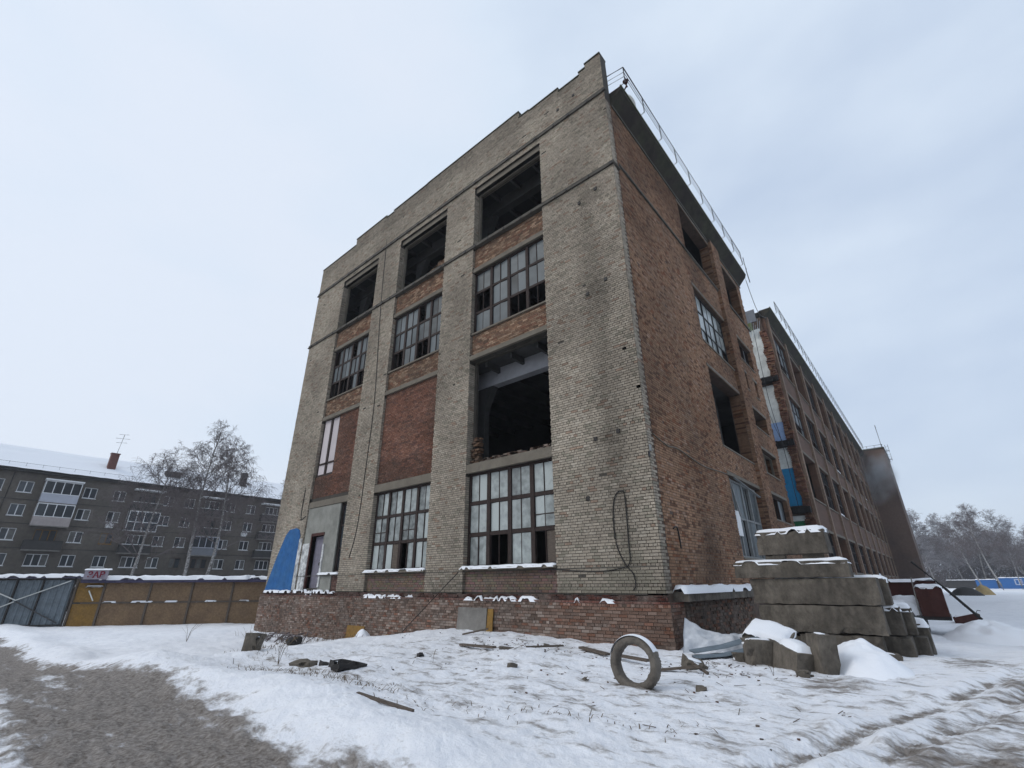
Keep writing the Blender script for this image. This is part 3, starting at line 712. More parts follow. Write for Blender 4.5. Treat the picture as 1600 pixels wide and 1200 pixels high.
for x in (-20.6,-14.2,-8.35):
    q=MB(); q.box((x-0.55,1.55,ZB),(x-0.1,1.86,20.5))
    for z in (10.15,15.5,20.5,4.8): q.add([(x-0.1,1.55,z-1.1),(x+0.45,1.55,z),(x-0.1,1.55,z),(x-0.1,1.86,z-1.1),(x+0.45,1.86,z),(x-0.1,1.86,z)],[(0,1,2),(5,4,3),(0,3,4,1),(1,4,5,2),(2,5,3,0)])
    q.build('column',M_int,FB)
# long side windows
window(FB,FR,R1[0]+.02,R1[1]-.02,12.32,15.33,0.18,3,3,2,broken={(2,0,1),(0,0,0)},G=G_low,fw_=0.06,mw=0.09,M=M_dark)
window(FB,FR,R1[0]+.02,R1[1]-.02,2.52,5.78,0.22,4,2,2,broken={(0,1,0),(1,0,1),(0,0,0),(2,1,1)},G=G_mid,fw_=0.09,mw=0.10,M=M_gframe,tilt=0.06)
window(FB,FR,14.12,17.48,13.92,15.33,0.18,3,1,2,broken={(1,0,1),(2,0,1)},G=G_mid,M=M_frame)
window(FB,FR,14.12,17.68,7.07,8.33,0.2,2,1,1,broken={(0,0),(1,0)},M=M_lint,fw_=0.05)
window(FB,FR,13.97,17.98,4.62,5.88,0.2,3,1,2,broken={(0,0,1),(1,0)},G=G_mid,M=M_frame)
q=MB(); q.bar((0.05,8.3,5.75),(0.45,10.2,5.1),0.1,0.03); q.bar((0.1,8.0,4.1),(-.1,8.05,5.7),0.05); q.build('hanging_frame',M_gframe,FB)
q=MB(); q.box((-0.12,7.7,3.35),(-0.05,8.45,4.35)); q.build('board',M_whitep,FB)
q=MB(); q.box((-1.4,7.6,6.6),(-1.2,12.3,10.9)); q.build('inner_wall',M_int,FB)
# roof rail on brackets
def railing(parent,y0,y1,x=0.78,zt=23.0,z0=21.9,step=1.05,first=True):
    n=int((y1-y0)/1.75)
    for zz_ in (zt,zt-0.33,zt-0.62):
        q=MB(); q.tube([(x,y0,zz_),(x,y1,zz_)],0.028 if zz_==zt else 0.014,5)
        if first: q.tube([(x,y0,zz_),(0.02,y0-0.1,zz_)],0.025 if zz_==zt else 0.014,5)
        q.build('rail',M_rail,parent)
    for i in range(n+1):
        y=y0+(y1-y0)*i/n
        q=MB(); q.tube([(0.5,y,z0+0.03),(x,y,z0+0.1),(x-0.02,y+0.05,z0+0.5),(x,y,zt)],0.024,5); q.build('post',M_rail,parent)
railing(FB,0.55,17.6)
q=MB(); q.tube([(0.78,18.3,23.0),(0.75,18.6,22.0),(0.75,18.9,21.2)],0.03,5); q.tube([(0.78,17.6,22.4),(0.78,18.7,22.2)],0.014,5); q.build('bent_post',M_rail,FB)
q=MB(); q.tube([(0.66,0.95,22.62),(0.66,1.0,22.3)],0.14,10,r1=0.05); q.tube([(0.45,0.9,21.95),(0.66,1.0,22.35)],0.05,5); q.build('floodlight',M_rust,FB)
tk=thing('water_tank',(-0.1,2.3,22.0),'cream rounded tank standing on the snowy roof edge behind the railing','tank')
def lathe(prof,n=20,ax='z'):
    mb=MB(); vs=[]; 
    for (r,z) in prof:
        for k in range(n):
            t=2*pi*k/n; vs.append((r*cos(t),r*sin(t),z))
    fs=[(i*n+k,i*n+(k+1)%n,(i+1)*n+(k+1)%n,(i+1)*n+k) for i in range(len(prof)-1) for k in range(n)]
    mb.add(vs,fs); return mb
lathe([(0.0,0),(0.5,0),(0.55,0.1),(0.55,1.0),(0.48,1.25),(0.3,1.38),(0.0,1.42)]).build('tank_body',M_cream,tk,True)
lathe([(0,1.40),(0.14,1.40),(0.14,1.48),(0,1.48)],12).build('lid',M_rail,tk)

# cables and fittings on the walls
def cable(name,pts,r,label,parent=None,M=None,wob=0.0):
    P_=[Vector(p) for p in pts]; out=[]
    for i in range(len(P_)-1):
        for k in range(6):
            t=k/6; p0=P_[max(i-1,0)]; p1=P_[i]; p2=P_[i+1]; p3=P_[min(i+2,len(P_)-1)]
            out.append(0.5*((2*p1)+(-p0+p2)*t+(2*p0-5*p1+4*p2-p3)*t*t+(-p0+3*p1-3*p2+p3)*t**3))
    out.append(P_[-1]); q=MB(); q.tube(out,r,6); o=q.build(name,M or M_cable,parent,True)
    if label: tag(o,label,'cable')
    return o
cable('cable',[(-4.2,-0.06,2.0),(-3.7,-0.05,2.02),(-2.86,-0.04,1.96),(-1.95,-0.04,1.93),(-1.26,-0.05,2.0),(-0.97,-0.05,2.15),(-0.95,-0.04,2.7),(-0.93,-0.04,4.04),(-1.06,-0.04,4.2),(-1.25,-0.04,4.08),(-1.37,-0.04,3.6),(-1.36,-0.04,2.7),(-1.12,-0.04,2.1),(-0.9,-0.05,1.85),(-0.85,-0.05,1.55),(-0.95,-0.05,1.4)],0.017,'black cable hanging in a long loop on the grey corner pier')
cable('cable',[(0.03,0.3,5.95),(0.04,1.4,5.75),(0.03,2.4,5.82),(0.05,4.5,5.62),(0.04,6.5,5.72),(0.04,8.2,5.8)],0.022,'slack pale cable crossing the brown side wall at mid height',M=M_lint)
cable('cable',[(-16.05,-0.03,22.3),(-15.8,-0.03,17),(-15.3,-0.03,11),(-15.35,-0.03,7.5),(-15.5,-0.03,4.3),(-15.9,-0.03,2.8)],0.02,'thin dark cable running down the third grey pier from the corner')
cable('cable',[(0.03,1.0,3.1),(0.06,1.2,3.15),(0.04,1.35,2.9),(0.03,1.4,2.55)],0.022,'short bent black cable end sticking out of the brown side wall')
cable('cable',[(-21.5,-0.03,6.9),(-21.5,-0.03,5.2),(-20.95,-0.03,5.2)],0.025,'short dark L shaped cable on the left end pier above the blue panel')
cable('wire',[(0.5,18.9,21.8),(0.45,21,19.9),(0.4,24.3,20.9)],0.018,'thin wire sagging across the gap high between the two brick blocks')
cable('wire',[(-0.7,24.4,20.2),(-0.75,24.2,14.5),(-0.55,24.2,10.6),(-0.5,24.2,6.3)],0.02,'thin wire hanging down the painted wall in the gap')
cable('wire',[(-1.1,24.4,15.0),(-0.85,24.2,12.5),(-0.35,24.1,10.2)],0.016,'short wire dangling over the pale blue wall in the gap')
q=MB(); fbox(q,FL,-24.3+.0,-0.2,-0.032,-0.016,2.02,2.045); o=q.build('conduit',M_strg,FB)
for (x,z) in ((-1.75,16.1),(-0.95,16.35),(-1.7,11.6),(-0.9,11.9),(-1.85,5.95),(-1.0,6.05),(-2.3,4.05),(-1.6,22.6),(-2.5,22.4)):
    q=MB(); fbox(q,FL,x,x+0.12,-0.05,-0.0,z,z+0.13); q.build('anchor',M_dark,FB)
q=MB(); q.box((0.01,0.02,5.3),(0.06,0.10,5.5)); q.build('lamp_housing',M_gframe,FB)
q=MB(); q.box((0.012,-0.11,5.1),(0.05,-0.02,5.26)); q.build('lamp_bracket',M_dark,FB)
# boards and rod against the plinth
def board(name,u0,u1,z0,z1,M,label,lean=0.06):
    q=MB(); t=0.03; q.add([(u0,-0.17-lean,z0),(u1,-0.17-lean,z0),(u1,-0.16,z1),(u0+0.03,-0.16,z1),(u0,-0.17-lean-t,z0),(u1,-0.17-lean-t,z0),(u1,-0.16-t,z1),(u0+.03,-0.16-t,z1)],
       [(3,2,1,0),(4,5,6,7),(0,1,5,4),(1,2,6,5),(2,3,7,6),(3,0,4,7)]); return tag(q.build(name,M),label,'board')
board('plywood_board',-15.1,-13.75,-0.75,-0.06,M_osby,'bright yellow plywood board against the plinth, the leftmost of two')
board('plywood_board',-12.2,-10.9,-0.7,-0.28,M_osby,'low yellow-brown board sunk in snow against the plinth')
board('grey_board',-7.95,-6.5,-0.1,0.83,M_conc,'grey flat slab leaning on the plinth below the big window')
board('plank',-6.48,-6.2,-0.1,0.8,M_osby,'narrow yellow plank beside the grey slab on the plinth')
q=MB(); q.tube([(-8.0,-0.2,2.0),(-10.2,-0.9,-0.05)],0.02,5); tag(q.build('iron_rod',M_dark),'thin dark rod leaning diagonally on the wall between two piers','rod')

# ------------------------------------------------------------------ the long wing beyond the gap
FW = thing('factory_wing',(0,26.0,0),'long dark brick factory wing with rows of pilasters, beyond the torn gap','building')
def relc(o): o.location=Vector(o.location)-Vector((0,26.0,0)); return o
def B_(q,name,M,**k): o=q.build(name,M,FW,**k); o.location=(0,-26.0,0); return o
y0W=26.0; PIT=6.25; NB=10; yE=y0W+PIT*NB+0.2
FLO=[(2.3,5.0),(7.3,10.7),(12.5,15.6),(17.7,21.3)]
holesW=[]
for i in range(NB):
    for (a,b) in FLO: holesW.append((y0W+0.9+PIT*i,y0W+PIT*(i+1)+0.3,a,b))
q=MB(); wall_cells(q,FR,y0W+0.2,yE,ZB,22.0,0.0,0.5,holesW)
q.box((-18,yE-0.4,ZB),(-0.5,yE,22.0)); q.box((-18,y0W+0.2,ZB),(-17.5,yE,22.0)); q.box((-6.5,y0W+0.3,ZB),(-6.3,yE-.4,21.95))
B_(q,'wall',mat('wing_brick',(0.125,0.07,0.048),var=0.35,scale=9,tint=(0.05,0.035,0.028),tscale=0.35,stretch=(1,1,3)))
for i in range(NB+1):
    q=MB(); y=y0W+0.35+PIT*i; q.box((0.002,y,ZB),(0.17,y+0.5,22.0)); B_(q,'pilaster',mat('pilaster_brick',(0.235,0.165,0.12),var=0.35,scale=7,tint=(0.10,0.07,0.055),tscale=0.5))
    if i<NB:
        pass
for i in range(NB):
    for (a,b) in FLO:
        u0=y0W+0.9+PIT*i; u1=y0W+PIT*(i+1)+0.3
        q=MB(); q.box((0.003,u0-0.05,b+.01),(0.05,u1+0.05,b+0.2)); B_(q,'lintel',M_lint)
        q=MB(); q.box((0.003,u0,a-0.12),(0.07,u1,a-0.01)); B_(q,'sill',M_lint)
        r=random.random()
        if r<0.72:
            w=window(FW,FR,u0+.02,u1-.02,a+.01,b-.01,0.14,4,3,1,broken={(j,k) for j in range(3) for k in range(2) if random.random()<0.55},G=G_wing if random.random()<.8 else G_mid,fw_=0.07,mw=0.12)
            w.location=(0,-26.0,0)
        if random.random()<0.35:
            o=snow_cap(FW,'snow',-0.02,0.09,u0+0.3,u0+random.uniform(1.2,3.5),a-0.005,0.12,seed=i); o.location=(0,-26.0,0)
for z in (6.3,11.15,16.35):
    q=MB(); q.box((-17.4,y0W+.02,z-0.25),(-0.12,yE-0.5,z+0.25)); B_(q,'floor_slab',M_intd)
q=MB(); q.box((-17.9,y0W,22.0),(-0.2,yE,22.5)); B_(q,'roof',M_intd)
for o in []: pass
k0=set(FW.children); cornice(FW,y0W+0.1,yE+0.1,z0=21.95,z1=22.5); railing(FW,27.6,yE-1,zt=23.85,z0=22.65,first=False)
for o in [c_ for c_ in FW.children if c_ not in k0]: o.location=(0,-26.0,0)
# cross wall in the gap: painted rooms and torn brick
q=MB(); q.box((-17.9,y0W+0.02,ZB),(-0.3,y0W+0.2,22.0)); B_(q,'cross_wall',M_mortar_r)
def panel(x0,x1,z0,z1,M,name='painted_wall'): q=MB(); q.box((x0,y0W-0.03,z0),(x1,y0W+0.02-0.001,z1)); B_(q,name,M)
panel(-9,-0.5,16.6,21.0,M_creamw); panel(-9,-0.5,12.85,15.9,M_creamw); panel(-9,-0.5,11.42,12.85,M_blue2)
panel(-9,-0.45,9.3,10.85,M_creamw); panel(-9,-0.45,6.6,9.3,M_blue3); panel(-9,-0.4,5.55,5.9,M_creamw); panel(-9,-0.4,3.3,5.55,M_green)
panel(-9,-0.6,21.75,22.9,M_balcg,'graffiti_wall'); panel(-9,-1.0,21.0,21.75,mat('olive_paint',(0.11,0.13,0.05)),'olive_wall')
q=MB()
for i in range(14): x=-2.2+i*0.12; q.bar((x,y0W-0.045,20.1+0.2*(i%3)),(x+0.25,y0W-0.045,21.9-0.25*(i%4)),0.04,0.015)
B_(q,'paint_scrawl',mat('scrawl',(0.45,0.5,0.55)),kind='stuff')
for z in (6.3,11.15,16.35):
    q=MB(); 
    for i in range(22): x=-4+i*0.18; q.box((x,y0W-0.12-0.5*F1(i*.7,z,2,3),z-0.24),(x+0.18,y0W+0.02,z+0.23-0.1*F1(i,z,1,4)))
    B_(q,'slab_stub',M_intd)
q=MB()
for k in range(250):
    z=ZB+k*CO
    if z>21.8: break
    x0=-0.42-0.2*F1(z*1.7,3,2,8)*(1 if k%2 else 1.3); x1=0.12-0.25*F1(z*1.1,9,2,8)
    n=2
    for i in range(n):
        a=x0+(x1-x0)*i/n; b=x0+(x1-x0)*(i+1)/n-0.012; yy=y0W-0.06-0.14*random.random()
        q.box((a,yy,z),(b,y0W+0.25,z+CO-0.014),c_red(a,z) if random.random()<.7 else c_brown(a,z))
B_(q,'torn_brickwork',M_brick,kind='stuff')

# tall end block that stands proud of the wing
ET = thing('end_block',(0,yE+0.2,0),'plain dark brown end block projecting at the far end of the long wing','building')
ye=yE+0.25
def E_(q,name,M,**k): o=q.build(name,M,ET,**k); o.location=(0,-(yE+0.2),0); return o
q=MB(); q.box((-12,ye,-1.5),(3.5,ye+14,22.9)); E_(q,'wall',mat('end_brick',(0.12,0.08,0.062),var=0.2,scale=3,tint=(0.055,0.042,0.036),tscale=0.12,tamt=0.8))
q=MB(); q.box((-12.1,ye-0.12,22.902),(3.6,ye+14,23.1)); E_(q,'parapet_cap',M_cap)
q=MB()
for x in np.arange(-1,3.6,1.1): q.tube([(x,ye+.1,22.8),(x,ye+.1,23.6)],0.04,5)
q.tube([(-1,ye+.1,23.6),(3.5,ye+.1,23.6)],0.04,5); q.tube([(-1,ye+.1,23.2),(3.5,ye+.1,23.2)],0.03,5); E_(q,'roof_rail',M_rail)
q=MB(); q.tube([(3.3,ye+.5,22.8),(3.3,ye+.5,27.2)],0.06,5); E_(q,'mast',M_rail)
for xx in (3.75,4.15):
    q=MB(); q.tube([(xx,ye+1,20.8),(xx,ye+1,23.6)],0.035,5); E_(q,'ladder_rail',M_rail)
for k in range(6):
    q=MB(); q.tube([(3.75,ye+1,21.0+k*.45),(4.15,ye+1,21.0+k*.45)],0.025,4); E_(q,'rung',M_rail)
q=MB(); q.box((3.5,ye+.9,21.0),(4.2,ye+1.1,21.08)); q.box((3.5,ye+.9,22.5),(4.2,ye+1.1,22.58)); E_(q,'ladder_bracket',M_rail)

# ------------------------------------------------------------------ stack of foundation blocks and rubble
def rough_block(name,cx,cy,z0,lx,ly,lz,rz,label,M=None,seed=0,snow=0.0,cat='concrete block',group=None,tilt=(0,0),amp=0.009,tag_it=True,snow_rect=None,parent_snow=True,chip=0.06,nseg=None):
    """block with worn, chipped faces"""
    bm=MB(); n=nseg or (max(4,int(lx/0.14)),max(3,int(ly/0.14)),max(3,int(lz/0.14)))
    idx={}; vs=[]; fs=[]
    def vid(i,j,k):
        key=(i,j,k)
        if key in idx: return idx[key]
        x=(i/n[0]-0.5)*lx; y=(j/n[1]-0.5)*ly; z=k/n[2]*lz
        ed=(i in (0,n[0]))+(j in (0,n[1]))+(k in (0,n[2]))
        s=seed*7.3
        dn=[(F1(x*3+s+11*a,y*3+z*4+s,3,seed+a)-0.5)*2*amp for a in range(3)]
        f=0.0
        if ed>=2: f=chip*max(0,F1(x*7+s,y*7+z*7,3,seed+9)-0.58)*3.0+0.004
        x-=math.copysign(f,x); y-=math.copysign(f,y); z-=f if k==n[2] else (-f if k==0 else 0)
        idx[key]=len(vs); vs.append((x+dn[0],y+dn[1],z+dn[2])); return idx[key]
    for k in (0,n[2]):
        for i in range(n[0]):
            for j in range(n[1]):
                a=[vid(i,j,k),vid(i+1,j,k),vid(i+1,j+1,k),vid(i,j+1,k)]; fs.append(a if k else a[::-1])
    for j in (0,n[1]):
        for i in range(n[0]):
            for k in range(n[2]):
                a=[vid(i,j,k),vid(i+1,j,k),vid(i+1,j,k+1),vid(i,j,k+1)]; fs.append(a if j==0 else a[::-1])
    for i in (0,n[0]):
        for j in range(n[1]):
            for k in range(n[2]):
                a=[vid(i,j,k),vid(i,j+1,k),vid(i,j+1,k+1),vid(i,j,k+1)]; fs.append(a if i else a[::-1])
    bm.v=vs; bm.f=fs; bm.c=[(0.5,)*3]*len(vs)
    o=bm.build(name,M or M_concd)
    o.location=(cx,cy,z0); o.rotation_euler=(tilt[0],tilt[1],rz)
    if tag_it: tag(o,label,cat,group)
    if snow>0:
        sm=0.03 if lx<0.8 else -0.01
        r=snow_rect or (-lx/2+sm,lx/2-sm,-ly/2+sm,ly/2-sm)
        snow_cap(o,'snow',*r,lz-0.02-(0.02 if lx<.8 else 0),snow*(0.75 if lx<.8 else 1),seed=seed,drop=0.06)
    return o
GS='stacked foundation blocks beside the factory'
A=rough_block
A('foundation_block',3.55,1.72,-0.12,1.7,0.6,0.55,0.02,'short foundation block at the very bottom of the front stack',seed=1,group=GS)
A('foundation_block',2.35,1.75,-0.15,0.75,0.55,0.5,0.0,'small block half hidden behind the rubble at the foot of the stack',seed=12,group=GS)
A('foundation_block',3.22,1.68,0.45,2.66,0.62,0.61,0.015,'long foundation block, second from the bottom of the front stack',seed=2,group=GS)
A('foundation_block',3.2,1.70,1.075,2.8,0.62,0.61,-0.012,'long foundation block in the middle of the front stack',seed=3,group=GS)
A('foundation_slab',2.80,1.66,1.70,2.66,0.66,0.40,0.02,'thinner dark slab with a snow ridge, second from the top of the stack',seed=4,snow=0.07,group=GS)
A('foundation_block',2.93,1.95,2.28,1.68,0.60,0.60,-0.03,'short snow topped foundation block at the very top of the stack',seed=5,snow=0.10,group=GS)
A('packing_stone',2.45,1.9,2.09,0.5,0.4,0.2,0.1,'small spacer stone between the two top slabs of the stack',seed=15,group=GS,cat='stone')
A('packing_stone',3.35,1.95,2.09,0.5,0.4,0.2,0.1,'spacer stone under the right end of the top block',seed=16,group=GS,cat='stone')
A('foundation_block',3.65,2.42,-0.2,2.5,0.6,0.6,0.0,'foundation block at the bottom of the second row',seed=6,group=GS)
A('foundation_block',3.62,2.42,0.42,2.4,0.6,0.6,0.02,'middle foundation block of the second row, snow on its end',seed=7,snow=0.07,group=GS)
A('foundation_block',3.45,2.44,1.05,2.55,0.6,0.6,0.02,'top foundation block of the second row, right behind the front stack',seed=8,snow=0.12,group=GS)
A('foundation_block',3.9,3.15,-0.25,2.5,0.6,0.6,0.0,'foundation block at the bottom of the third row',seed=9,group=GS)
A('foundation_block',3.75,3.15,0.38,2.5,0.6,0.6,0.0,'snow covered foundation block on top of the third row',seed=10,snow=0.14,group=GS)
A('foundation_block',3.95,3.9,-0.3,2.5,0.6,0.9,0.0,'last low foundation block at the back of the stack',seed=11,snow=0.14,group=GS)
A('foundation_block',4.25,1.25,-0.3,0.7,0.35,0.45,0.35,'tilted low block at the right foot of the stack, sunk in snow',seed=13,snow=0.06,tilt=(0.1,0.15))
# rubble blocks
A('rubble_block',2.47,-1.25,-0.12,0.62,0.55,0.60,0.5,'squarish grey concrete lump with snow on top, leftmost of the front rubble',seed=21,snow=0.05,chip=0.1,amp=0.015)
A('rubble_block',3.12,-1.45,-0.18,0.60,0.65,0.58,0.9,'concrete lump almost buried under a cap of snow, between two bare blocks',seed=22,snow=0.16,chip=0.12,amp=0.02,tilt=(0.25,0.1))
A('rubble_block',3.66,-1.55,-0.15,0.36,0.42,0.82,0.7,'upright narrow concrete block standing at the right of the rubble',seed=23,snow=0.08,chip=0.1,amp=0.015,tilt=(0.03,0.05))
A('rubble_slab',2.35,0.1,0.35,0.95,0.75,0.22,-0.1,'tilted slab covered by a thick white sheet of snow behind the rubble blocks',seed=24,snow=0.10,tilt=(0.42,0.25),cat='concrete slab')
A('rubble_block',2.35,0.75,-0.1,0.8,0.6,0.62,0.2,'dark block supporting the tilted snowy slab',seed=25)
A('rubble_stone',1.55,-2.75,-0.08,0.42,0.34,0.30,0.8,'brown angular stone lying right of the round ring',seed=26,snow=0.04,chip=0.2,amp=0.07,tilt=(0.2,0.3),cat='stone')
A('rubble_stone',3.45,-2.35,-0.05,0.28,0.2,0.16,0.3,'small grey stone in front of the snow covered lump',seed=27,snow=0.03,chip=0.2,amp=0.05,cat='stone')
A('rubble_stone',2.0,-1.2,-0.05,0.3,0.25,0.22,0.3,'small dark stone at the left foot of the squarish concrete lump',seed=28,snow=0.03,chip=0.2,amp=0.06,cat='stone')
# snow drift against the right of the stack
def drift(name,cx,cy,rx,ry,h,rz,label,z=-0.1,seed=0,pw=1.0):
    n,mm=26,44; vs=[]; fs=[]
    for i in range(n+1):
        for j in range(mm):
            r=i/n; t=2*pi*j/mm; k=1+0.25*(F1(cos(t)*1.5+seed,sin(t)*1.5,3,seed)-0.5)
            x=rx*r*cos(t)*k; y=ry*r*sin(t)*k
            hh=h*(1-r*r)**1.6*(0.7+0.6*F1(x*2.2+seed,y*2.2,3,seed+3)); vs.append((x,y,hh-0.04*r))
    for i in range(n):
        for j in range(mm): fs.append((i*mm+j,(i+1)*mm+j,(i+1)*mm+(j+1)%mm,i*mm+(j+1)%mm))
    q=MB(); q.v=vs; q.f=fs; q.c=[(0.5,)*3]*len(vs); o=q.build(name,M_snow,None,True); o.location=(cx,cy,z+gz(cx,cy)); o.rotation_euler=(0,0,rz)
    o['kind']='structure'; o['label']=label; return o
drift('snow_drift',4.15,-0.5,1.0,1.35,0.62,0.3,'smooth white drift banked against the right of the block stack',seed=3,z=-0.05)
drift('snow_drift',-12.75,-0.9,0.55,0.5,0.42,0.0,'small pointed snow drift under the plinth',seed=4)
drift('snow_drift',0.9,0.5,1.2,0.8,0.35,0.3,'snow drift at the foot of the corner under the ledge',seed=5)
drift('snow_drift',6.6,13.6,2.0,3.2,0.75,0.1,'snow bank right of the rusty bins',seed=6,z=-0.1)
# the round ring
ring=thing('concrete_ring',(1.42,-4.86,gz(1.4,-4.86)-0.09),'thick old ring standing upright in the snow in front of the corner','ring',rz=radians(8))
ring.rotation_euler=(radians(-4),0,radians(4))
q=MB(); n=120; vs=[]; fs=[]
prof=[(0.30,-0.09),(0.29,-0.04),(0.29,0.04),(0.30,0.095),(0.32,0.115),(0.40,0.112),(0.425,0.085),(0.43,0.0),(0.425,-0.085),(0.40,-0.112),(0.32,-0.115)]
for k in range(n):
    t=2*pi*k/n
    for j,(r,y) in enumerate(prof):
        w=0.03*(F1(cos(t)*7+j*.6,sin(t)*7,4,7)-0.5)+0.006*(k%2)*(r>0.41)
        if 2.55<t<2.75 and r>0.39: w-=0.03
        vs.append(((r+w)*cos(t),y+w,0.42+(r+w)*sin(t)*0.98))
L_=len(prof)
for k in range(n):
    for j in range(L_): fs.append((k*L_+j,k*L_+(j+1)%L_,((k+1)%n)*L_+(j+1)%L_,((k+1)%n)*L_+j))
q.add(vs,fs); q.build('ring_body',mat('ring_concrete',(0.145,0.128,0.108),var=0.45,scale=12,tint=(0.05,0.042,0.036),tscale=3,bump=0.8),ring,True)
q=MB(); vs=[]; fs=[]
m_=30
for k in range(m_):
    t=radians(28)+radians(135)*k/(m_-1); e_=min(1,(min(k,m_-1-k))/4)
    for j in range(7):
        y=-0.115+0.23*j/6; hh=0.03*e_*(1-((j-3)/3)**2*0.8)+0.003; vs.append(((0.428+hh)*cos(t),y,0.42+(0.428+hh)*sin(t)*0.98))
for k in range(m_-1):
    for j in range(6): fs.append((k*7+j,k*7+j+1,(k+1)*7+j+1,(k+1)*7+j))
q.add(vs,fs); q.build('snow',M_snow,ring,True)
# tarpaulin and bent metal sheets
def sheet(name,corners,M,label,cat,nx=22,ny=12,sag=0.15,wr=0.05,seed=0,snow=None):
    a,b,c,d=[Vector(p) for p in corners]; vs=[]; nrm=(b-a).cross(d-a).normalized()
    for i in range(nx):
        for j in range(ny):
            u=i/(nx-1); v=j/(ny-1); p=(a*(1-u)+b*u)*(1-v)+(d*(1-u)+c*u)*v
            p=p-Vector((0,0,1))*sag*sin(pi*u)*v*v+nrm*wr*(F1(u*5+seed,v*3,3,seed)-0.5)*2
            vs.append(tuple(p))
    k=len(vs); vs+=[tuple(Vector(p)-nrm*0.012) for p in vs]
    fs=[(i*ny+j,(i+1)*ny+j,(i+1)*ny+j+1,i*ny+j+1) for i in range(nx-1) for j in range(ny-1)]
    fs+=[tuple(x+k for x in f[::-1]) for f in fs]
    bd=[i*ny for i in range(nx)]+[(nx-1)*ny+j for j in range(1,ny)]+[i*ny+ny-1 for i in range(nx-2,-1,-1)]+[j for j in range(ny-2,0,-1)]
    fs+=[(bd[i],bd[(i+1)%len(bd)],bd[(i+1)%len(bd)]+k,bd[i]+k) for i in range(len(bd))]
    q=MB(); q.v=vs; q.f=fs; q.c=[(0.5,)*3]*len(vs); return tag(q.build(name,M,None,True),label,cat)
sheet('tarpaulin',[(0.55,-0.75,-0.05),(1.95,0.55,0.02),(1.9,0.95,0.62),(0.38,0.05,0.72)],M_tarp,'crumpled pale tarpaulin with snow draped at the foot of the corner','tarpaulin',44,24,0.28,0.16,seed=3)
def corrugated(name,p,q_,w,M,label,n=10,h=0.03):
    p=Vector(p); q_=Vector(q_); d=(q_-p); s=d.cross(Vector((0,0,1))).normalized(); up_=s.cross(d).normalized(); vs=[];fs=[]
    for i in range(n*2+1):
        o=s*(i/(n*2)-0.5)*w+up_*(h if (i//1)%2 else 0); vs+= [tuple(p+o),tuple(p+d*0.5+o+Vector((0,0,-0.04))),tuple(q_+o)]
    for i in range(n*2): fs+=[(i*3,i*3+1,i*3+4,i*3+3),(i*3+1,i*3+2,i*3+5,i*3+4)]
    k=len(vs); vs+=[(v[0],v[1],v[2]-0.008) for v in vs]; fs+=[tuple(x+k for x in f[::-1]) for f in fs]
    q=MB(); q.add(vs,fs); return tag(q.build(name,M),label,'metal sheet')
corrugated('metal_sheet',(0.95,-1.15,0.12),(2.15,-0.25,0.42),0.42,M_steel,'blue-grey corrugated metal sheet lying in front of the tarpaulin')
corrugated('metal_sheet',(1.1,-1.45,0.05),(2.15,-0.65,0.22),0.3,M_steel,'lower bent grey metal sheet partly under snow beside the rubble',8)
# scattered debris, each by itself
def stick(name,p,q_,w,h,label,M=None,cat='plank',group=None,snow=False):
    z0=gz(p[0],p[1]); z1=gz(q_[0],q_[1]); mb=MB(); mb.bar((p[0],p[1],z0+p[2]),(q_[0],q_[1],z1+q_[2]),w,h); return tag(mb.build(name,M or M_woodold),label,cat,group)
stick('plank',(-1.6,-1.9,0.06),(-0.6,-2.3,0.05),0.14,0.05,'long dark plank lying in snow left of the round ring')
stick('plank',(-0.3,-2.4,0.06),(0.6,-2.7,0.10),0.12,0.05,'short board behind the round ring')
stick('plank',(1.0,-3.4,0.03),(1.9,-3.2,0.12),0.08,0.04,'thin stick seen through the hole of the round ring',cat='stick')
stick('plank',(-0.95,-8.72,0.0),(0.1,-8.55,0.01),0.05,0.035,'dark half buried board in the snow slope near the road')
stick('plank',(-2.4,-3.1,0.03),(-2.0,-2.1,0.10),0.06,0.04,'thin stick poking from the mound before the gable',cat='stick')
stick('plank',(-4.6,-3.2,0.03),(-3.0,-3.6,0.06),0.12,0.05,'long weathered plank on the snow mound in the middle')
stick('plank',(-6.0,-1.8,0.03),(-5.2,-1.5,0.2),0.05,0.05,'thin stick on top of the mound below the grey slab',cat='stick')
stick('plank',(1.6,-2.9,0.15),(2.05,-3.25,0.02),0.05,0.04,'dark stick resting on the brown angular stone',cat='stick')
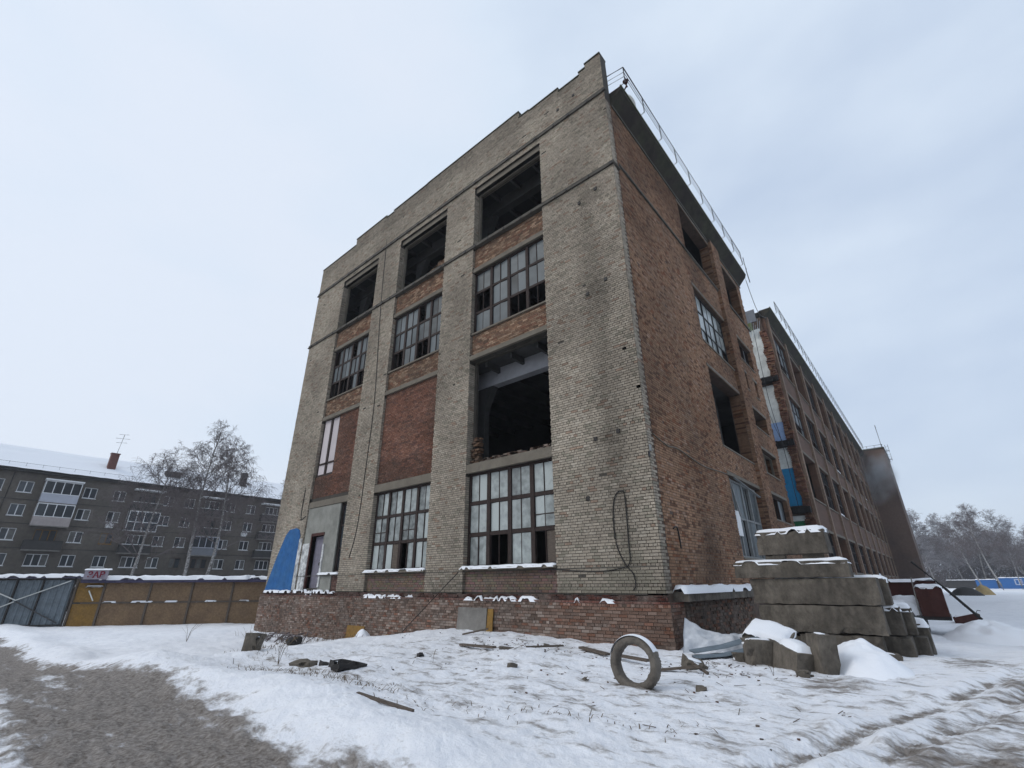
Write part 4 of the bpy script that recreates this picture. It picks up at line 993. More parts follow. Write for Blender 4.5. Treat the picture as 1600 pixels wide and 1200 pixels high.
for i,(x,y,l,w,h,lab) in enumerate(((-8.45,-7.05,0.42,0.36,0.46,'square rusty-dark block face showing in snow near the fence end'),(-3.75,-7.15,0.70,0.3,0.20,'black charred lump with snow on its back, the largest debris'),(-4.7,-7.15,0.30,0.2,0.10,'dark twisted piece just left of the big charred lump'),
    (-5.5,-7.15,0.50,0.3,0.13,'flat brown wedge sticking out of snow before the weeds'),(-15.3,-2.4,0.55,0.35,0.32,'small black lump alone on the snow slope at the left'),(-4.6,-4.6,0.4,0.16,0.12,'small black debris piece in the middle of the slope'),
    (-2.9,-3.2,0.42,0.18,0.12,'grey brick-like piece lying on the mound'),(-1.5,-4.7,0.2,0.15,0.14,'little dark stone right of the mound'),(-2.6,-2.0,0.2,0.15,0.1,'tiny dark stone at the top of the mound'),
    (2.35,-4.4,0.18,0.12,0.12,'small black stone right beside the round ring'),(0.4,-4.9,0.2,0.14,0.1,'small dark fragment left of the round ring'))):
    big=i==0
    rough_block('debris_block' if big else 'debris_piece',x,y,gz(x,y)-0.06,l,w,h,0.6+i,lab,M=M_dark if i in (1,2,4,5) else M_concd,seed=40+i,snow=0.07 if i==0 else (0.02 if i in (1,6) else 0),chip=0.25,amp=0.05,cat='debris',tilt=(0.15*(i%3-1),0.2*((i+1)%3-1)))
q=MB()
for k in range(420):                                   # crumbs, brick bits and twigs nobody could count
    r=random.random()
    if r<0.35: x=random.uniform(-5,4.5); y=random.uniform(-7.2,-2.0)
    elif r<0.6: x=random.gauss(-3.2,1.0); y=random.gauss(-2.6,0.7)
    elif r<0.8: x=random.gauss(1.9,0.6); y=random.gauss(-2.2,0.6)
    else: x=random.uniform(-20,-2); y=random.uniform(-2.6,-0.4)
    if y>-0.25 and x<0.2: continue
    s=random.uniform(0.006,0.026); z=gz(x,y)
    if random.random()<0.4: a=random.uniform(0,pi); l=random.uniform(.04,.2); q.bar((x,y,z+.0),(x+l*cos(a),y+l*sin(a),z+random.uniform(-.01,.05)),0.007,0.007,(0.10,0.08,0.065))
    else: q.box((x,y,z-0.01),(x+s*1.6,y+s,z+s*0.8),random.choice(((0.06,0.05,0.045),(0.12,0.10,0.09),(0.10,0.05,0.035))))
tag(q.build('debris_crumbs',M_brick),kind='stuff')
q=MB()
def blades(n,fx,fy,h0,h1,flat=0.0):
    for k in range(n):
        x=fx(); y=fy(x); z=gz(x,y); h=random.uniform(h0,h1); a=random.uniform(0,2*pi); l=h*random.uniform(0.2,0.9)+flat*random.random()
        p=Vector((x,y,z-0.01)); m1=p+Vector((cos(a)*l*.4,sin(a)*l*.4,h*0.7)); e1=p+Vector((cos(a)*l,sin(a)*l,h*random.uniform(.5,1)))
        w=0.004+0.004*random.random(); s=Vector((-sin(a),cos(a),0))*w
        q.add([tuple(p-s),tuple(p+s),tuple(m1+s*.8),tuple(m1-s*.8),tuple(e1)],[(0,1,2,3),(3,2,4)])
blades(420,lambda: random.uniform(-6.5,-1.0),lambda x: -7.75+0.05*x+random.gauss(0,0.22),0.02,0.10,0.25)
blades(320,lambda: random.uniform(-16,-6.5),lambda x: -7.3+(x+6.5)*-0.35+random.gauss(0,0.3),0.03,0.2,0.3)
blades(110,lambda: random.uniform(-1,3.5),lambda x: -7.9+0.3*x+random.gauss(0,0.2),0.02,0.08,0.15)
blades(350,lambda: random.uniform(-22,-12),lambda x: -1.3+random.gauss(0,0.4),0.05,0.35,0.3)
tag(q.build('dry_weeds',M_weed),kind='stuff')
def weed(x,y,h,n,label,heads=True,seed=1):
    rr=random.Random(seed); mb=MB(); z=gz(x,y)
    for k in range(n):
        a=rr.uniform(0,2*pi); l=h*rr.uniform(.15,.55); hh=h*rr.uniform(.6,1)
        mb.tube([(x,y,z-.02),(x+cos(a)*l*.3,y+sin(a)*l*.3,z+hh*.6),(x+cos(a)*l,y+sin(a)*l,z+hh)],0.006,4,r1=0.003)
        if heads:
            for _ in range(5): b=rr.uniform(0,6.28); mb.bar((x+cos(a)*l,y+sin(a)*l,z+hh),(x+cos(a)*l+cos(b)*.05,y+sin(a)*l+sin(b)*.05,z+hh+rr.uniform(-.01,.05)),0.014,0.01)
    return tag(mb.build('weed',M_weed),label,'weed')
weed(-6.4,-7.3,0.55,6,'dry weed with dark seed heads beside the square block',seed=1)
weed(-15.5,-4.2,1.0,9,'tall bare weed in front of the chipboard fence',False,seed=2)
weed(-21,-4.6,0.9,8,'bare weed at the left end of the snow bank',False,seed=3)
weed(-3.3,-5.3,0.35,2,'single thin stalk standing on the snow slope',False,seed=4)
weed(2.95,-2.4,0.22,2,'tiny stalk before the squarish concrete lump',False,seed=5)
mb=MB()
for k in range(26):
    a=random.uniform(-0.5,0.9); x=-18.2+random.uniform(-1,2.6); y=-1.8+random.uniform(-0.9,.5); z=gz(x,y); l=random.uniform(.6,1.9)
    mb.tube([(x,y,z+.02),(x+l*.5*cos(a),y+l*.5*sin(a)*.5,z+random.uniform(.15,.4)),(x+l*cos(a),y-l*sin(a)*.6,z+random.uniform(0.0,.35))],0.028,5,r1=0.012)
tag(mb.build('branch_pile',M_twig),'heap of cut dark branches at the left foot of the brick plinth','branches')

# ------------------------------------------------------------------ rusty bin, leaning pole, far yard on the right
RS=thing('rusty_bin',(4.4,15,-0.45),'large rust red bin with snow inside on a dark base, right of the block stack','bin')
def RB(name,a,b,M): q=MB(); q.box(a,b); o=q.build(name,M,RS); o.location=(-4.4,-15,0.45); return o
RB('base',(3.0,14.4,-0.75),(4.75,16.8,0.28),M_conc if False else mat('dark_base',(0.075,0.085,0.088),var=0.3))
RB('base',(4.75,14.3,0.12),(5.62,16.8,0.26),M_dark)
RB('side_wall',(4.72,14.2,0.26),(5.6,16.2,1.34),M_rust)
RB('side_wall',(2.7,14.2,0.26),(3.45,16.2,1.36),M_rust)
for yy_ in (14.17,):
    for xx_ in (4.78,5.12,5.5,2.76,3.1,3.38): RB('rib',(xx_-.03,14.16,0.28),(xx_+.03,14.198,1.32),M_rust)
RB('back_wall',(2.0,16.6,0.3),(5.45,16.85,1.60),M_rust)
o=snow_cap(RS,'snow',3.46,4.71,14.4,16.6,0.3,0.55,seed=2); o.location=(-4.4,-15,0.45)
for (a,b,c,d,z) in ((4.70,5.63,14.18,16.2,1.34),(2.68,3.47,14.18,16.2,1.36),(1.98,5.5,16.45,16.9,1.60)):
    o=snow_cap(RS,'snow',a,b,c,d,z,0.11,seed=int(z*10)); o.location=(-4.4,-15,0.45)
q=MB(); q.tube([(4.85,15.9,2.42),(5.75,16.0,1.25),(6.56,16.1,0.1)],0.055,8); po=tag(q.build('leaning_pole',M_dark),'dark metal pole leaning diagonally over the rusty bin','pole')
q=MB(); 
for t in (0.2,0.45,0.75): p=Vector((4.85,15.9,2.42)).lerp(Vector((6.56,16.1,0.1)),t); q.tube([p,p+Vector((.05,.005,-.068))],0.07,8)
q.build('collar',M_rail,po)
q=MB(); q.tube([(4.72,12.6,-0.45),(4.73,12.6,0.6),(4.80,12.6,1.75)],0.022,6); tag(q.build('thin_post',M_conc),'thin upright grey rod in front of the rusty bin','post')
rb=thing('red_box',(6.15,22.6,gz(6.15,22.6)),'dark maroon open box lying half buried in the snow field','box')
q=MB(); q.add([(-.5,-.3,-.1),(.45,-.3,-.1),(.55,-.3,.42),(.42,-.3,.5),(-.55,-.3,.25),(-.5,.4,-.1),(.45,.4,-.1),(.55,.4,.42),(.42,.4,.5),(-.55,.4,.25)],[(0,1,2,3,4),(9,8,7,6,5),(0,5,6,1),(1,6,7,2),(0,4,9,5)]); q.build('shell',M_rust,rb)
q=MB(); q.tube([(.42,-.1,.48),(.5,-.1,.62),(.62,-.1,.6)],0.02,5); q.build('handle',M_dark,rb)
snow_cap(rb,'snow',-.5,.4,-.25,.4,0.2,0.14,seed=3,zf=lambda X,Y:0.22*(X+.5))
# blue hoarding far away with a pale emblem of two squares
def hoard(cx,cy,w,h,label,emb=False,z=None):
    z=gz(cx,cy) if z is None else z
    t=thing('blue_hoarding',(cx,cy,z),label,'hoarding'); q=MB(); q.box((-w/2,0,-.3),(w/2,0.12,h)); q.build('panel',mat('blue_hoarding',(0.03,0.13,0.36),var=0.1),t)
    snow_cap(t,'snow',-w/2,w/2,-.1,.2,h,0.15,seed=1)
    if emb:
        e0=-w/2+3.1; q=MB()
        q.box((e0,-.05,h*.40),(e0+.22,-.01,h*.86)); q.box((e0,-.06,h*.34),(e0+1.6,-.012,h*.42)); q.box((e0+.72,-.055,h*.42),(e0+.95,-.008,h*.86)); q.box((e0+.1,-.052,h*.80),(e0+1.5,-.009,h*.88)); q.build('emblem',mat('emblem_pale',(0.45,0.5,0.62)),t)
        q=MB(); q.box((e0+1.05,-.04,h*.45),(e0+1.55,-.01,h*.78)); q.build('emblem',mat('emblem_grey',(0.28,0.30,0.42)),t)
    return t
hoard(25.4,176,18,2.7,'long blue hoarding with a small white squared emblem at the far right',True)
hoard(14.0,178,4.2,2.3,'short blue hoarding between the tan heap and the trees')
for (cx,cy,w,h,lab) in ((17.0,185,8,1.9,'low dark shed roofline left of the long blue hoarding'),(9.2,186,7,2.0,'low dark fence right of the brick end block')):
    q=MB(); q.box((-w/2,0,-.5),(w/2,2.0,h)); q.box((-w/2-.2,-.2,h+.002),(w/2+.2,2.2,h+.15)); o=tag(q.build('low_shed',M_aptd),lab,'shed'); o.location=(cx,cy,gz(cx,cy)); snow_cap(o,'snow',-w/2,w/2,-.1,2,h+.16,.15,seed=2)
def heap(name,cx,cy,rx,ry,h,M,label,cat,seed=0):
    vs=[];fs=[]; n,mm=10,26
    for i in range(n+1):
        for j in range(mm):
            r=i/n;t=2*pi*j/mm; vs.append((rx*r*cos(t),ry*r*sin(t),h*(1-r**2.2)*(0.8+0.4*F1(cos(t)*r*3+seed,sin(t)*r*3,3,seed))-.2*r))
    for i in range(n):
        for j in range(mm): fs.append((i*mm+j,(i+1)*mm+j,(i+1)*mm+(j+1)%mm,i*mm+(j+1)%mm))
    q=MB(); q.add(vs,fs); o=tag(q.build(name,M,None,True),label,cat); o.location=(cx,cy,gz(cx,cy)); return o
heap('tan_heap',9.7,95,1.5,1.2,1.35,M_straw,'tan coloured covered heap in front of the far trees','heap',2)
heap('scrap_heap',7.6,90,2.2,1.5,1.2,M_dark,'low dark scrap heap left of the tan heap','heap',5)

# ------------------------------------------------------------------ fence and gate on the left
f0=Vector((-39.02,-9.12,0)); f1=Vector((-30.39,1.78,0)); fdir=(f1-f0).normalized(); fang=math.atan2(fdir.y,fdir.x); FLn=(f1-f0).length
zf=-0.85; HT=2.95
gate=thing('metal_gate',(f0.x,f0.y,zf),'grey corrugated metal gate with pale crossed bracing at the left edge','gate',rz=fang)
q=MB(); vs=[];fs=[]; x=-6.0; i=0
while x<3.2:
    for zz_ in (0.12,HT-0.02): vs.append((x,-0.02 if (i//2)%2 else 0.03,zz_))
    x+=0.05 if i%2 else 0.13; i+=1
for k in range(i-1): fs.append((k*2,k*2+2,k*2+3,k*2+1))
k2=len(vs); vs+=[(v[0],v[1]+.006,v[2]) for v in vs]; fs+=[tuple(t_+k2 for t_ in f[::-1]) for f in fs]
q.add(vs,fs); q.build('corrugated_panel',M_steel,gate)
for x in (-5.9,-2.9,-1.6,-0.1,1.35,3.1): q=MB(); q.box((x,-0.10,0),(x+0.09,-0.025,HT)); q.build('post',M_dark,gate)
for z in (0.2,HT-0.1): q=MB(); q.box((-6,-0.12,z),(3.2,-0.103,z+0.08)); q.build('rail',M_dark,gate)
for (a,b,M_) in (((-6,2.6),(-1.05,1.45),M_rail),((-2.4,2.75),(0.25,1.68),M_creamw),((0.25,1.68),(2.95,2.8),M_creamw),((-2.6,0.3),(0.2,1.6),M_creamw),((0.3,1.6),(2.9,0.35),M_rail)):
    q=MB(); q.bar((a[0],-0.14,a[1]),(b[0],-0.14,b[1]),0.03,0.06); q.build('brace',M_,gate)
fence=thing('board_fence',(f0.x,f0.y,zf),'brown chipboard hoarding with snow along its canopy, running behind the factory','fence',rz=fang)
xs=[3.28,4.9,7.6,10.1,12.6,15.1,17.6,20.1,22.6]
for i in range(len(xs)-1):
    for (z0,z1) in ((0.08,1.42),(1.52,2.75)):
        q=MB(); dy=random.uniform(-0.01,0.01)
        q.box((xs[i]+0.02,0.02+dy,z0),(xs[i+1]-0.02,0.045+dy,z1)); q.build('board',M_osby if i==0 else M_osb,fence)
for i,x in enumerate(xs):
    q=MB(); q.box((x-0.06,-0.06,-0.3),(x+0.06,0.017,HT-0.05)); q.build('post',M_woodold,fence)
q=MB(); q.box((3.8,-0.05,1.43),(22.5,0.018,1.51)); q.build('rail',M_woodold,fence)
q=MB(); q.box((3.6,-0.35,2.78),(22.7,1.5,2.86)); q.box((3.6,-0.36,2.66),(22.7,-0.30,2.779)); q.build('canopy',mat('canopy_purple',(0.05,0.045,0.085)),fence)
snow_cap(fence,'snow',4.6,13.6,-0.38,1.4,2.865,0.20,seed=3); snow_cap(fence,'snow',13.6,22.7,-0.38,1.4,2.865,0.16,seed=6)
for k in range(9): x=4.9+k*2+random.uniform(-.3,.3); snow_cap(fence,'snow',x,x+random.uniform(.7,1.3),-0.07,0.02,1.51,0.05,seed=k)
snow_cap(fence,'snow',3.85,4.85,-0.12,0.0,2.45,0.07,seed=9)
q=MB(); q.box((3.8,-0.12,2.40),(4.9,-0.061,2.45)); q.build('ledge',M_woodold,fence)
q=MB(); q.bar((4.1,-0.1,2.2),(4.5,-0.1,1.6),0.03,0.06); q.build('brace',M_creamw,fence)
q=MB(); q.box((-6.2,-0.3,2.96),(3.7,0.9,3.02)); q.build('canopy',mat('canopy_purple'),gate); snow_cap(gate,'snow',-6.2,3.6,-0.32,0.9,3.02,0.16,seed=11)
sg=thing('sign_board',(f0.x+fdir.x*3.75,f0.y+fdir.y*3.75,zf+2.85),'small grey sign board with red letters above the gate end of the fence','sign',rz=fang)
q=MB(); q.box((0,-0.5,0.02),(1.35,-0.44,0.62)); q.build('panel',M_signb,sg)
snow_cap(sg,'snow',-0.02,1.5,-0.55,-0.38,0.62,0.06,seed=1)
def text(s,size,M,parent,loc,rot,name='lettering'):
    cu=bpy.data.curves.new('t','FONT'); cu.body=s; cu.size=size; cu.extrude=0.008; cu.offset=0.012
    o=bpy.data.objects.new('t',cu); col.objects.link(o); dg=bpy.context.evaluated_depsgraph_get()
    me=bpy.data.meshes.new_from_object(o.evaluated_get(dg)); bpy.data.objects.remove(o); me.materials.clear(); me.materials.append(M)
    return inst(name,me,parent,loc,rot)
text('ЗАВ',0.52,M_redl,sg,(0.2,-0.515,0.12),(pi/2,0,0))

# ------------------------------------------------------------------ apartment house beyond the fence
AP=thing('apartment_house',(-75,4,-0.9),'grey brick five storey apartment house with white windows and a snowy roof','building')
AX=-75; apz=-0.9
def A_(q,name,M,par=None,**k):
    o=q.build(name,M,par or AP,**k)
    if par is None: o.location=(75,-4,0.9)
    return o
Y0,Y1=-30,56; SILL=[1.05,3.85,6.6,9.32,12.0]; 
colsW=[('w',-27),('w',-24.4),('b',-20.6),('w',-17),('w',-13.6),('w',-10.9),('w',-8.35),('b',-5.1),('w',-2.3),('w',0.75),('b',3.9),('w',6.4),('w',9.0),('b',12.0),('w',14.6),('w',17.6),('b',20.8),('w',24),('w',27),('b',30.5),('w',33.4),('w',36.6),('b',40),('w',43),('w',46.5),('w',50)]
wins=[]
for t_,yc in colsW:
    for r,s in enumerate(SILL):
        hw=0.66 if t_=='w' else 1.0
        if t_=='w': wins.append((yc-hw,yc+hw,s,s+1.32,2,t_,r,yc))
        else: wins.append((yc-hw,yc+hw,s,s+1.32,3,t_,r,yc))
def FA(u,d,z): return (AX-d,u,z)
q=MB(); wall_cells(q,FA,Y0,Y1,-1.5,14.3,0,0.4,[w[:4] for w in wins]); q.box((AX-12,Y0,-1.5),(AX-0.4,Y0+.3,14.3)); q.box((AX-12,Y1-.3,-1.5),(AX-0.4,Y1,14.3)); q.box((AX-12.3,Y0,-1.5),(AX-12,Y1,14.3)); q.box((AX-3.2,Y0+.3,-1.5),(AX-3,Y1-.3,14.2)); A_(q,'wall',M_apt)
for z in (2.95,5.75,8.45,11.15):
    q=MB(); q.box((AX+.002,Y0,z),(AX+.04,Y1,z+.07)); A_(q,'floor_band',M_aptd)
q=MB(); q.box((AX-12.6,Y0-.4,14.302),(AX+.55,Y1+.4,14.5)); A_(q,'eave',M_dark)
q=MB(); q.add([(AX+.6,Y0-.4,14.5),(AX+.6,Y1+.4,14.5),(AX-6.2,Y1+.4,18.3),(AX-6.2,Y0-.4,18.3),(AX-12.7,Y0-.4,14.5),(AX-12.7,Y1+.4,14.5)],[(0,1,2,3),(3,2,5,4),(0,3,4),(1,5,2)]); rf=A_(q,'roof',M_aptd)
nx_,ny_=24,120; vs=[];fs=[]
for i in range(nx_):
    for j in range(ny_):
        u=i/(nx_-1); y=Y0-.4+(Y1-Y0+.8)*j/(ny_-1); vs.append((AX+.66-6.86*u,y,14.62+3.84*u+0.12*(F1(u*9,y*0.4,3,2)-.5)+0.10*F1(y*1.5,u*4,2,3)*(u<0.25)))
for i in range(nx_-1):
    for j in range(ny_-1): fs.append((i*ny_+j,i*ny_+j+1,(i+1)*ny_+j+1,(i+1)*ny_+j))
q=MB(); q.add(vs,fs); q.build('snow',M_snow,rf,True)
q=MB()
for y in np.arange(Y0,Y1,1.5): q.tube([(AX-.1,y,15.0),(AX-.1,y,15.45)],.02,4)
q.tube([(AX-.1,Y0,15.4),(AX-.1,Y1,15.4)],.02,4); q.build('eave_rail',M_rail,rf)
for (u0,u1,z0,z1,n,t_,r,yc) in wins:
    dk=random.random(); ochre=(abs(yc-0.75)<.1 and r==2) or (abs(yc+5.1)<.1 and r==2)
    if t_=='w' and yc>5 and dk<0.25: n=2
    q=MB(); M_=M_ochre if ochre else (M_whitep if (dk<.8 or yc<2) else M_woodold); d=.12; f=.075
    fbox(q,FA,u0,u1,d,d+.08,z0,z0+f); fbox(q,FA,u0,u1,d,d+.08,z1-f,z1); fbox(q,FA,u0,u0+f,d,d+.08,z0+f,z1-f); fbox(q,FA,u1-f,u1,d,d+.08,z0+f,z1-f)
    for i in range(1,n): uu=u0+(u1-u0)*i/n; fbox(q,FA,uu-f*.6,uu+f*.6,d,d+.08,z0+f,z1-f)
    fbox(q,FA,u0-.06,u1+.06,-.09,d,z0-.07,z0-.002)
    w=A_(q,'window',M_)
    for i in range(n):
        a=u0+(u1-u0)*i/n+f*.7; b=u0+(u1-u0)*(i+1)/n-f*.7; q=MB(); fbox(q,FA,a,b,d+.03,d+.045,z0+f,z1-f); q.build('pane',G_far if (i*7+int(yc*3)+r*5)%4 else M_curt,w)
BAL={(-5.1,4):'white',(-5.1,3):'cream',(-5.1,2):'dark',(3.9,3):'glazed',(3.9,2):'open',(3.9,4):'loggia',(12.0,4):'loggia',(12.0,3):'open',(12.0,2):'grey',(20.8,4):'loggia',(20.8,3):'open',(20.8,2):'open'}
for t_,yc in colsW:
    if t_!='b': continue
    for r in (1,2,3,4):
        if r==1: continue
        st=BAL.get((yc,r),'grey' if (r+int(yc))%2 else 'open'); fz=SILL[r]-1.0; hw=1.72
        q=MB(); q.box((AX+.003,yc-hw,fz-.12),(AX+1.0,yc+hw,fz)); bal=A_(q,'balcony',M_conc)
        pm={'white':M_balc,'cream':M_balcp,'dark':M_aptd,'glazed':M_aptd,'open':M_aptd,'loggia':M_aptd,'grey':M_balcg}[st]
        if st!='glazed':
            q=MB(); q.box((AX+.96,yc-hw,fz+.003),(AX+1.0,yc+hw,fz+1.0)); q.box((AX+.01,yc-hw,fz+.003),(AX+.959,yc-hw+.04,fz+1.0)); q.box((AX+.01,yc+hw-.04,fz+.003),(AX+.959,yc+hw,fz+1.0)); q.build('parapet',pm,bal)
        if st in('white','cream','grey','glazed'):
            q=MB(); zb=fz+1.003 if st!='glazed' else fz+.003; zt=fz+2.55 
            X0,X1=AX+.93,AX+1.0; n=4
            for i in range(n+1): y=yc-hw+(2*hw-.08)*i/n; q.box((X0,y,zb),(X1,y+.08,zt))
            q.box((X0+.003,yc-hw,zt-.1),(X1+.003,yc+hw,zt)); q.box((X0+.003,yc-hw,zb+.0),(X1+.003,yc+hw,zb+.07))
            if st=='glazed': q.box((X0+.004,yc-hw,fz+1.1),(X1+.004,yc+hw,fz+1.2))
            q.box((AX+.0,yc-hw,zb),(AX+.08,yc-hw+.06,zt)); q.box((AX+.0,yc+hw-.06,zb),(AX+.08,yc+hw,zt))
            q.build('frame',M_whitep if st!='grey' else M_balc,bal)
            q=MB(); q.box((X0+.02,yc-hw+.08,zb+.07),(X0+.03,yc+hw-.08,zt-.1)); q.box((AX+.08,yc-hw+.02,zb+.07),(X0,yc-hw+.03,zt-.1)); q.box((AX+.08,yc+hw-.03,zb+.07),(X0,yc+hw-.02,zt-.1)); q.build('glazing',G_far,bal)
        if st in ('white','loggia'):
            q=MB(); q.box((AX+.0,yc-hw-.1,fz+2.58),(AX+1.15,yc+hw+.1,fz+2.76)); q.build('hood',M_whitep,bal)
        if st in('open','loggia','dark'):
            q=MB(); q.box((AX+.9,yc-hw,fz+1.003),(AX+1.03,yc+hw,fz+1.07)); q.build('handrail',M_whitep if st!='dark' else M_dark,bal)
for (yc,r) in ((0.6,3),(17.2,3),(20.6,2)):
    q=MB(); q.box((AX+.05,yc-.4,SILL[r]-.75),(AX+.4,yc+.4,SILL[r]-.2)); A_(q,'air_conditioner',M_whitep)
q=MB(); q.tube([(AX+.08,-11.7,-1),(AX+.08,-11.7,14.2)],.07,6); q.tube([(AX+.08,-9.7,-1),(AX+.08,-9.7,14.2)],.05,6); A_(q,'drainpipe',M_dark)
for (x,y,w,z0,z1,M_) in ((AX-3,-0.65,.9,15.6,18.6,M_chim),(AX-3,6.7,1.9,15.6,17.2,M_aptd),(AX-3,16.6,.8,15.6,18.6,M_aptd),(AX-3,31,.9,15.6,18.6,M_chim)):
    q=MB(); q.box((x-.4,y-w/2,z0),(x+.4,y+w/2,z1)); q.box((x-.47,y-w/2-.07,z1+.002),(x+.47,y+w/2+.07,z1+.1)); q.build('chimney',M_,rf)
q=MB(); q.tube([(AX-3.2,-0.5,18.6),(AX-3.2,-0.3,21.6)],.035,4)
for z,w in ((21.5,.55),(20.9,.8),(20.3,.6)): q.tube([(AX-3.2,-.35-w,z),(AX-3.2,-.35+w,z+.15)],.025,4)
q.build('antenna',M_rail,rf)
lowb=tag(MB().box((-66,-20,-1),(-62,40,1.55)).build('garage_row',M_aptd),'long low dark garage row just showing above the fence','garage')
snow_cap(lowb,'snow',-66.2,-61.8,-20,12,1.56,0.16,seed=3); snow_cap(lowb,'snow',-66.2,-61.8,12.2,40,1.56,0.13,seed=8)

# ------------------------------------------------------------------ bare trees
def birch_meshes(seed,H=18,spread=0.30,droop=0.35,nb=34,lean=0.0,twigs=5,tmin=0.25,tw=0.010,M=None):
    R=random.Random(seed); tr=MB(); cr_=MB(); tips=[]
    pts=[Vector((0,0,-.5))]; d=Vector((lean,0.05*lean,1)).normalized(); p=Vector((0,0,0)); n=14
    for i in range(n):
        d=(d+Vector((R.gauss(0,.035),R.gauss(0,.035),0.02))).normalized(); p=p+d*H/n; pts.append(p.copy())
    r0=H*0.0105
    tr.tube(pts,r0,8,r1=r0*0.12)
    def br(p,d,L,r,lv):
        q_=[p.copy()]; n_=5 if lv<2 else 4; pp=p.copy(); dd=d.copy()
        for i in range(n_):
            dd=(dd+Vector((R.gauss(0,.13),R.gauss(0,.13),R.gauss(0.0,.08)-(droop*.12*lv if lv>=2 else -0.05)))).normalized(); pp=pp+dd*L/n_; q_.append(pp.copy())
        cr_.tube(q_,r,(5,4,3,3)[lv],r1=r*.35)
        if lv>=3: return
        k=(7,6,twigs)[lv]
        for j in range(k):
            t=R.uniform(.25,1); i=min(int(t*n_),n_-1); b=q_[i].lerp(q_[i+1],t*n_-i)
            ax=Vector((R.gauss(0,1),R.gauss(0,1),R.gauss(0,.6))); nd=(dd*0.9+ax.normalized()*0.75)
            if lv==2: nd.z-=droop*1.2
            br(b,nd.normalized(),L*R.uniform(.38,.62),max(r*.5,tw*.5),lv+1)
    for j in range(nb):
        t=tmin+(0.98-tmin)*(j+R.random())/nb; i=min(int(t*n),n-1); b=pts[i+1].lerp(pts[min(i+2,n)],t*n-i)
        a=j*2.4+R.gauss(0,.4); L=H*spread*(1.12-t)*R.uniform(.7,1.15)
        nd=Vector((cos(a),sin(a),R.uniform(.5,1.3)*(0.5+t))).normalized(); br(b,nd,L,r0*(1.15-t)*.42,0+ (1 if t>.8 else 0))
    return tr.mesh('trunk',M_birch,True),cr_.mesh('crown',M or M_twig)
M_twigf = mat('frost_mist_twigs', (0.25,0.24,0.25), var=0.4, scale=1.2, bump=0)  # pale for frost, and lightened further to paint in mist
TM=[birch_meshes(1,20,.36,.5,30,tw=.03),birch_meshes(2,18,.42,.6,28,lean=.12,tw=.03),birch_meshes(3,22,.32,.3,34,tmin=.12,tw=.04),birch_meshes(4,17,.45,.3,28,tmin=.18,tw=.03),birch_meshes(5,21,.38,.3,36,tmin=.08,tw=.045,M=M_twigf)]
print('tree tris',[sum(len(p.vertices)-2 for p in m_[1].polygons) for m_ in TM])
def tree(v,x,y,z,s,rz,label,group=None,name='birch_tree',sz=None):
    t=thing(name,(x,y,z),label,'tree',group,rz); t.scale=(s,s,sz or s)
    a=inst('trunk',TM[v][0],t); b=inst('crown',TM[v][1],t); return t
gL='bare birches in front of the apartment house'
tree(0,-58,5.4,-.8,1.02,0.2,'tall bare birch left of the leaning one, before the apartment house',gL)
tree(1,-57,7.0,-.8,1.0,0.5,'bare birch leaning to the right before the apartment house',gL)
tree(3,-56,16.5,-.8,1.0,2.0,'bare birch close to the left edge of the factory, rightmost of the left group',gL)
tree(3,-60,1.2,-.8,0.98,1.0,'smaller bare tree left of the tall birch, before the dark balconies',gL)
gB='bare trees rising behind the apartment house roof'
for i,(x,y,s) in enumerate(((-94,2.5,1.05),(-95,14,.98),(-96,23,1.0),(-94,31,1.0))):
    tree(2 if i%2 else 3,x,y,-.8,s,i*1.7,('bare tree behind the roof, left of the low wide chimney','bare tree behind the roof between the leaning birch and the thin chimney','bare tree behind the roof right of the thin chimney','bare tree behind the roof nearest the factory wall')[i],gB)
gR='hazy bare trees beyond the snow field at the right'
for i in range(18):
    x=1+i*2.9+random.uniform(-.8,.8); y=188+random.uniform(-4,26); s=random.uniform(0.85,1.15)*(1.0 if i<9 else 1.0)
    v=(4,2,4,4,3)[i%5]; o=tree(v,x,y,-.5,s*1.02,i*1.3,'hazy bare birch beyond the snow field, one of a dense row',gR)
tl=tree(1,15.4,150,-.5,1.05,2.9,'pale birch with a clearly leaning white trunk left of the blue hoarding',None)
tree(1,12.3,156,-.5,.95,3.2,'thin leaning birch behind the tan heap',None)
tree(3,19.3,160,-.5,.8,0.7,'frosty spreading tree just behind the left end of the blue hoarding',None)
q=MB(); R_=random.Random(5)
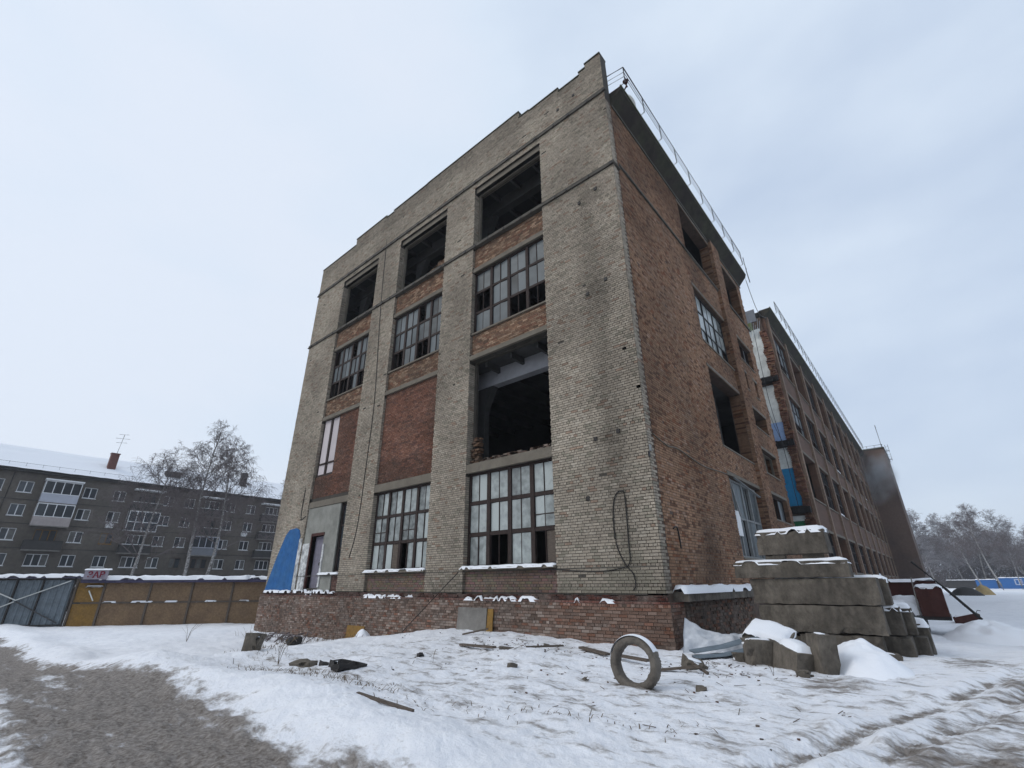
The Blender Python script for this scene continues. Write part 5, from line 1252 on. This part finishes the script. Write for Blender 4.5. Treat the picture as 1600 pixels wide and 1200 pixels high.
for k in range(26000):                                # undergrowth and far crowns that read as one mass
    x=R_.uniform(-4,60); y=R_.uniform(205,232); z=R_.random()**1.5*(14+3*sin(x*.4)); a=R_.uniform(0,6.28); l=R_.uniform(.8,2.6); w=.09
    d=Vector((cos(a)*.5,sin(a)*.3,R_.uniform(.2,1))).normalized()*l; s=Vector((w,0,0))
    p=Vector((x,y,z-.8)); q.add([tuple(p-s),tuple(p+s),tuple(p+d)],[(0,1,2)])
tag(q.build('distant_wood',mat('wood_haze_twigs',(0.13,0.115,0.12),bump=0)),kind='stuff')

# ------------------------------------------------------------------ drifting smoke and the misty air
def vol_mat(name,dens,colr,noise=None):
    M=bpy.data.materials.new(name); M.use_nodes=True; t=M.node_tree; n=t.nodes; l=t.links; n.remove(n["Principled BSDF"])
    v=n.new("ShaderNodeVolumePrincipled"); v.inputs['Color'].default_value=(*colr,1); v.inputs['Density'].default_value=dens; v.inputs['Anisotropy'].default_value=0.2
    l.new(v.outputs[0],n["Material Output"].inputs['Volume'])
    if noise:
        tx=n.new("ShaderNodeTexCoord"); q=n.new("ShaderNodeTexNoise"); q.inputs['Scale'].default_value=noise; q.inputs['Detail'].default_value=4
        l.new(tx.outputs['Object'],q.inputs['Vector'])
        gr=n.new("ShaderNodeTexGradient"); gr.gradient_type='SPHERICAL'; l.new(tx.outputs['Object'],gr.inputs[0])
        r=n.new("ShaderNodeMapRange"); r.inputs[1].default_value=.42; r.inputs[2].default_value=.68; r.inputs[4].default_value=dens; l.new(q.outputs[0],r.inputs[0])
        mu=n.new("ShaderNodeMath"); mu.operation='MULTIPLY'; l.new(r.outputs[0],mu.inputs[0]); l.new(gr.outputs[0],mu.inputs[1]); l.new(mu.outputs[0],v.inputs['Density'])
    return M
def puff(x,y,z,sx,sy,sz,ry,dens,name='smoke'):
    q=lathe([(0,-1)]+[(cos(radians(a)),sin(radians(a))) for a in range(-75,90,15)]+[(0,1)],16); o=q.build(name,vol_mat('smoke',dens,(.85,.87,.9),1.6),None,True)
    o.location=(x,y,z); o.scale=(sx,sy,sz); o.rotation_euler=(0,ry,0); o['kind']='stuff'; return o
puff(1.3,83.5,17.3,3.4,3.6,5.0,0.3,1.0)
HZ=MB(); HZ.box((-440,-440,-3.5),(440,440,28.5)); hz=tag(HZ.build('haze',vol_mat('haze',0.0007,(0.86,0.90,0.97))),kind='stuff')
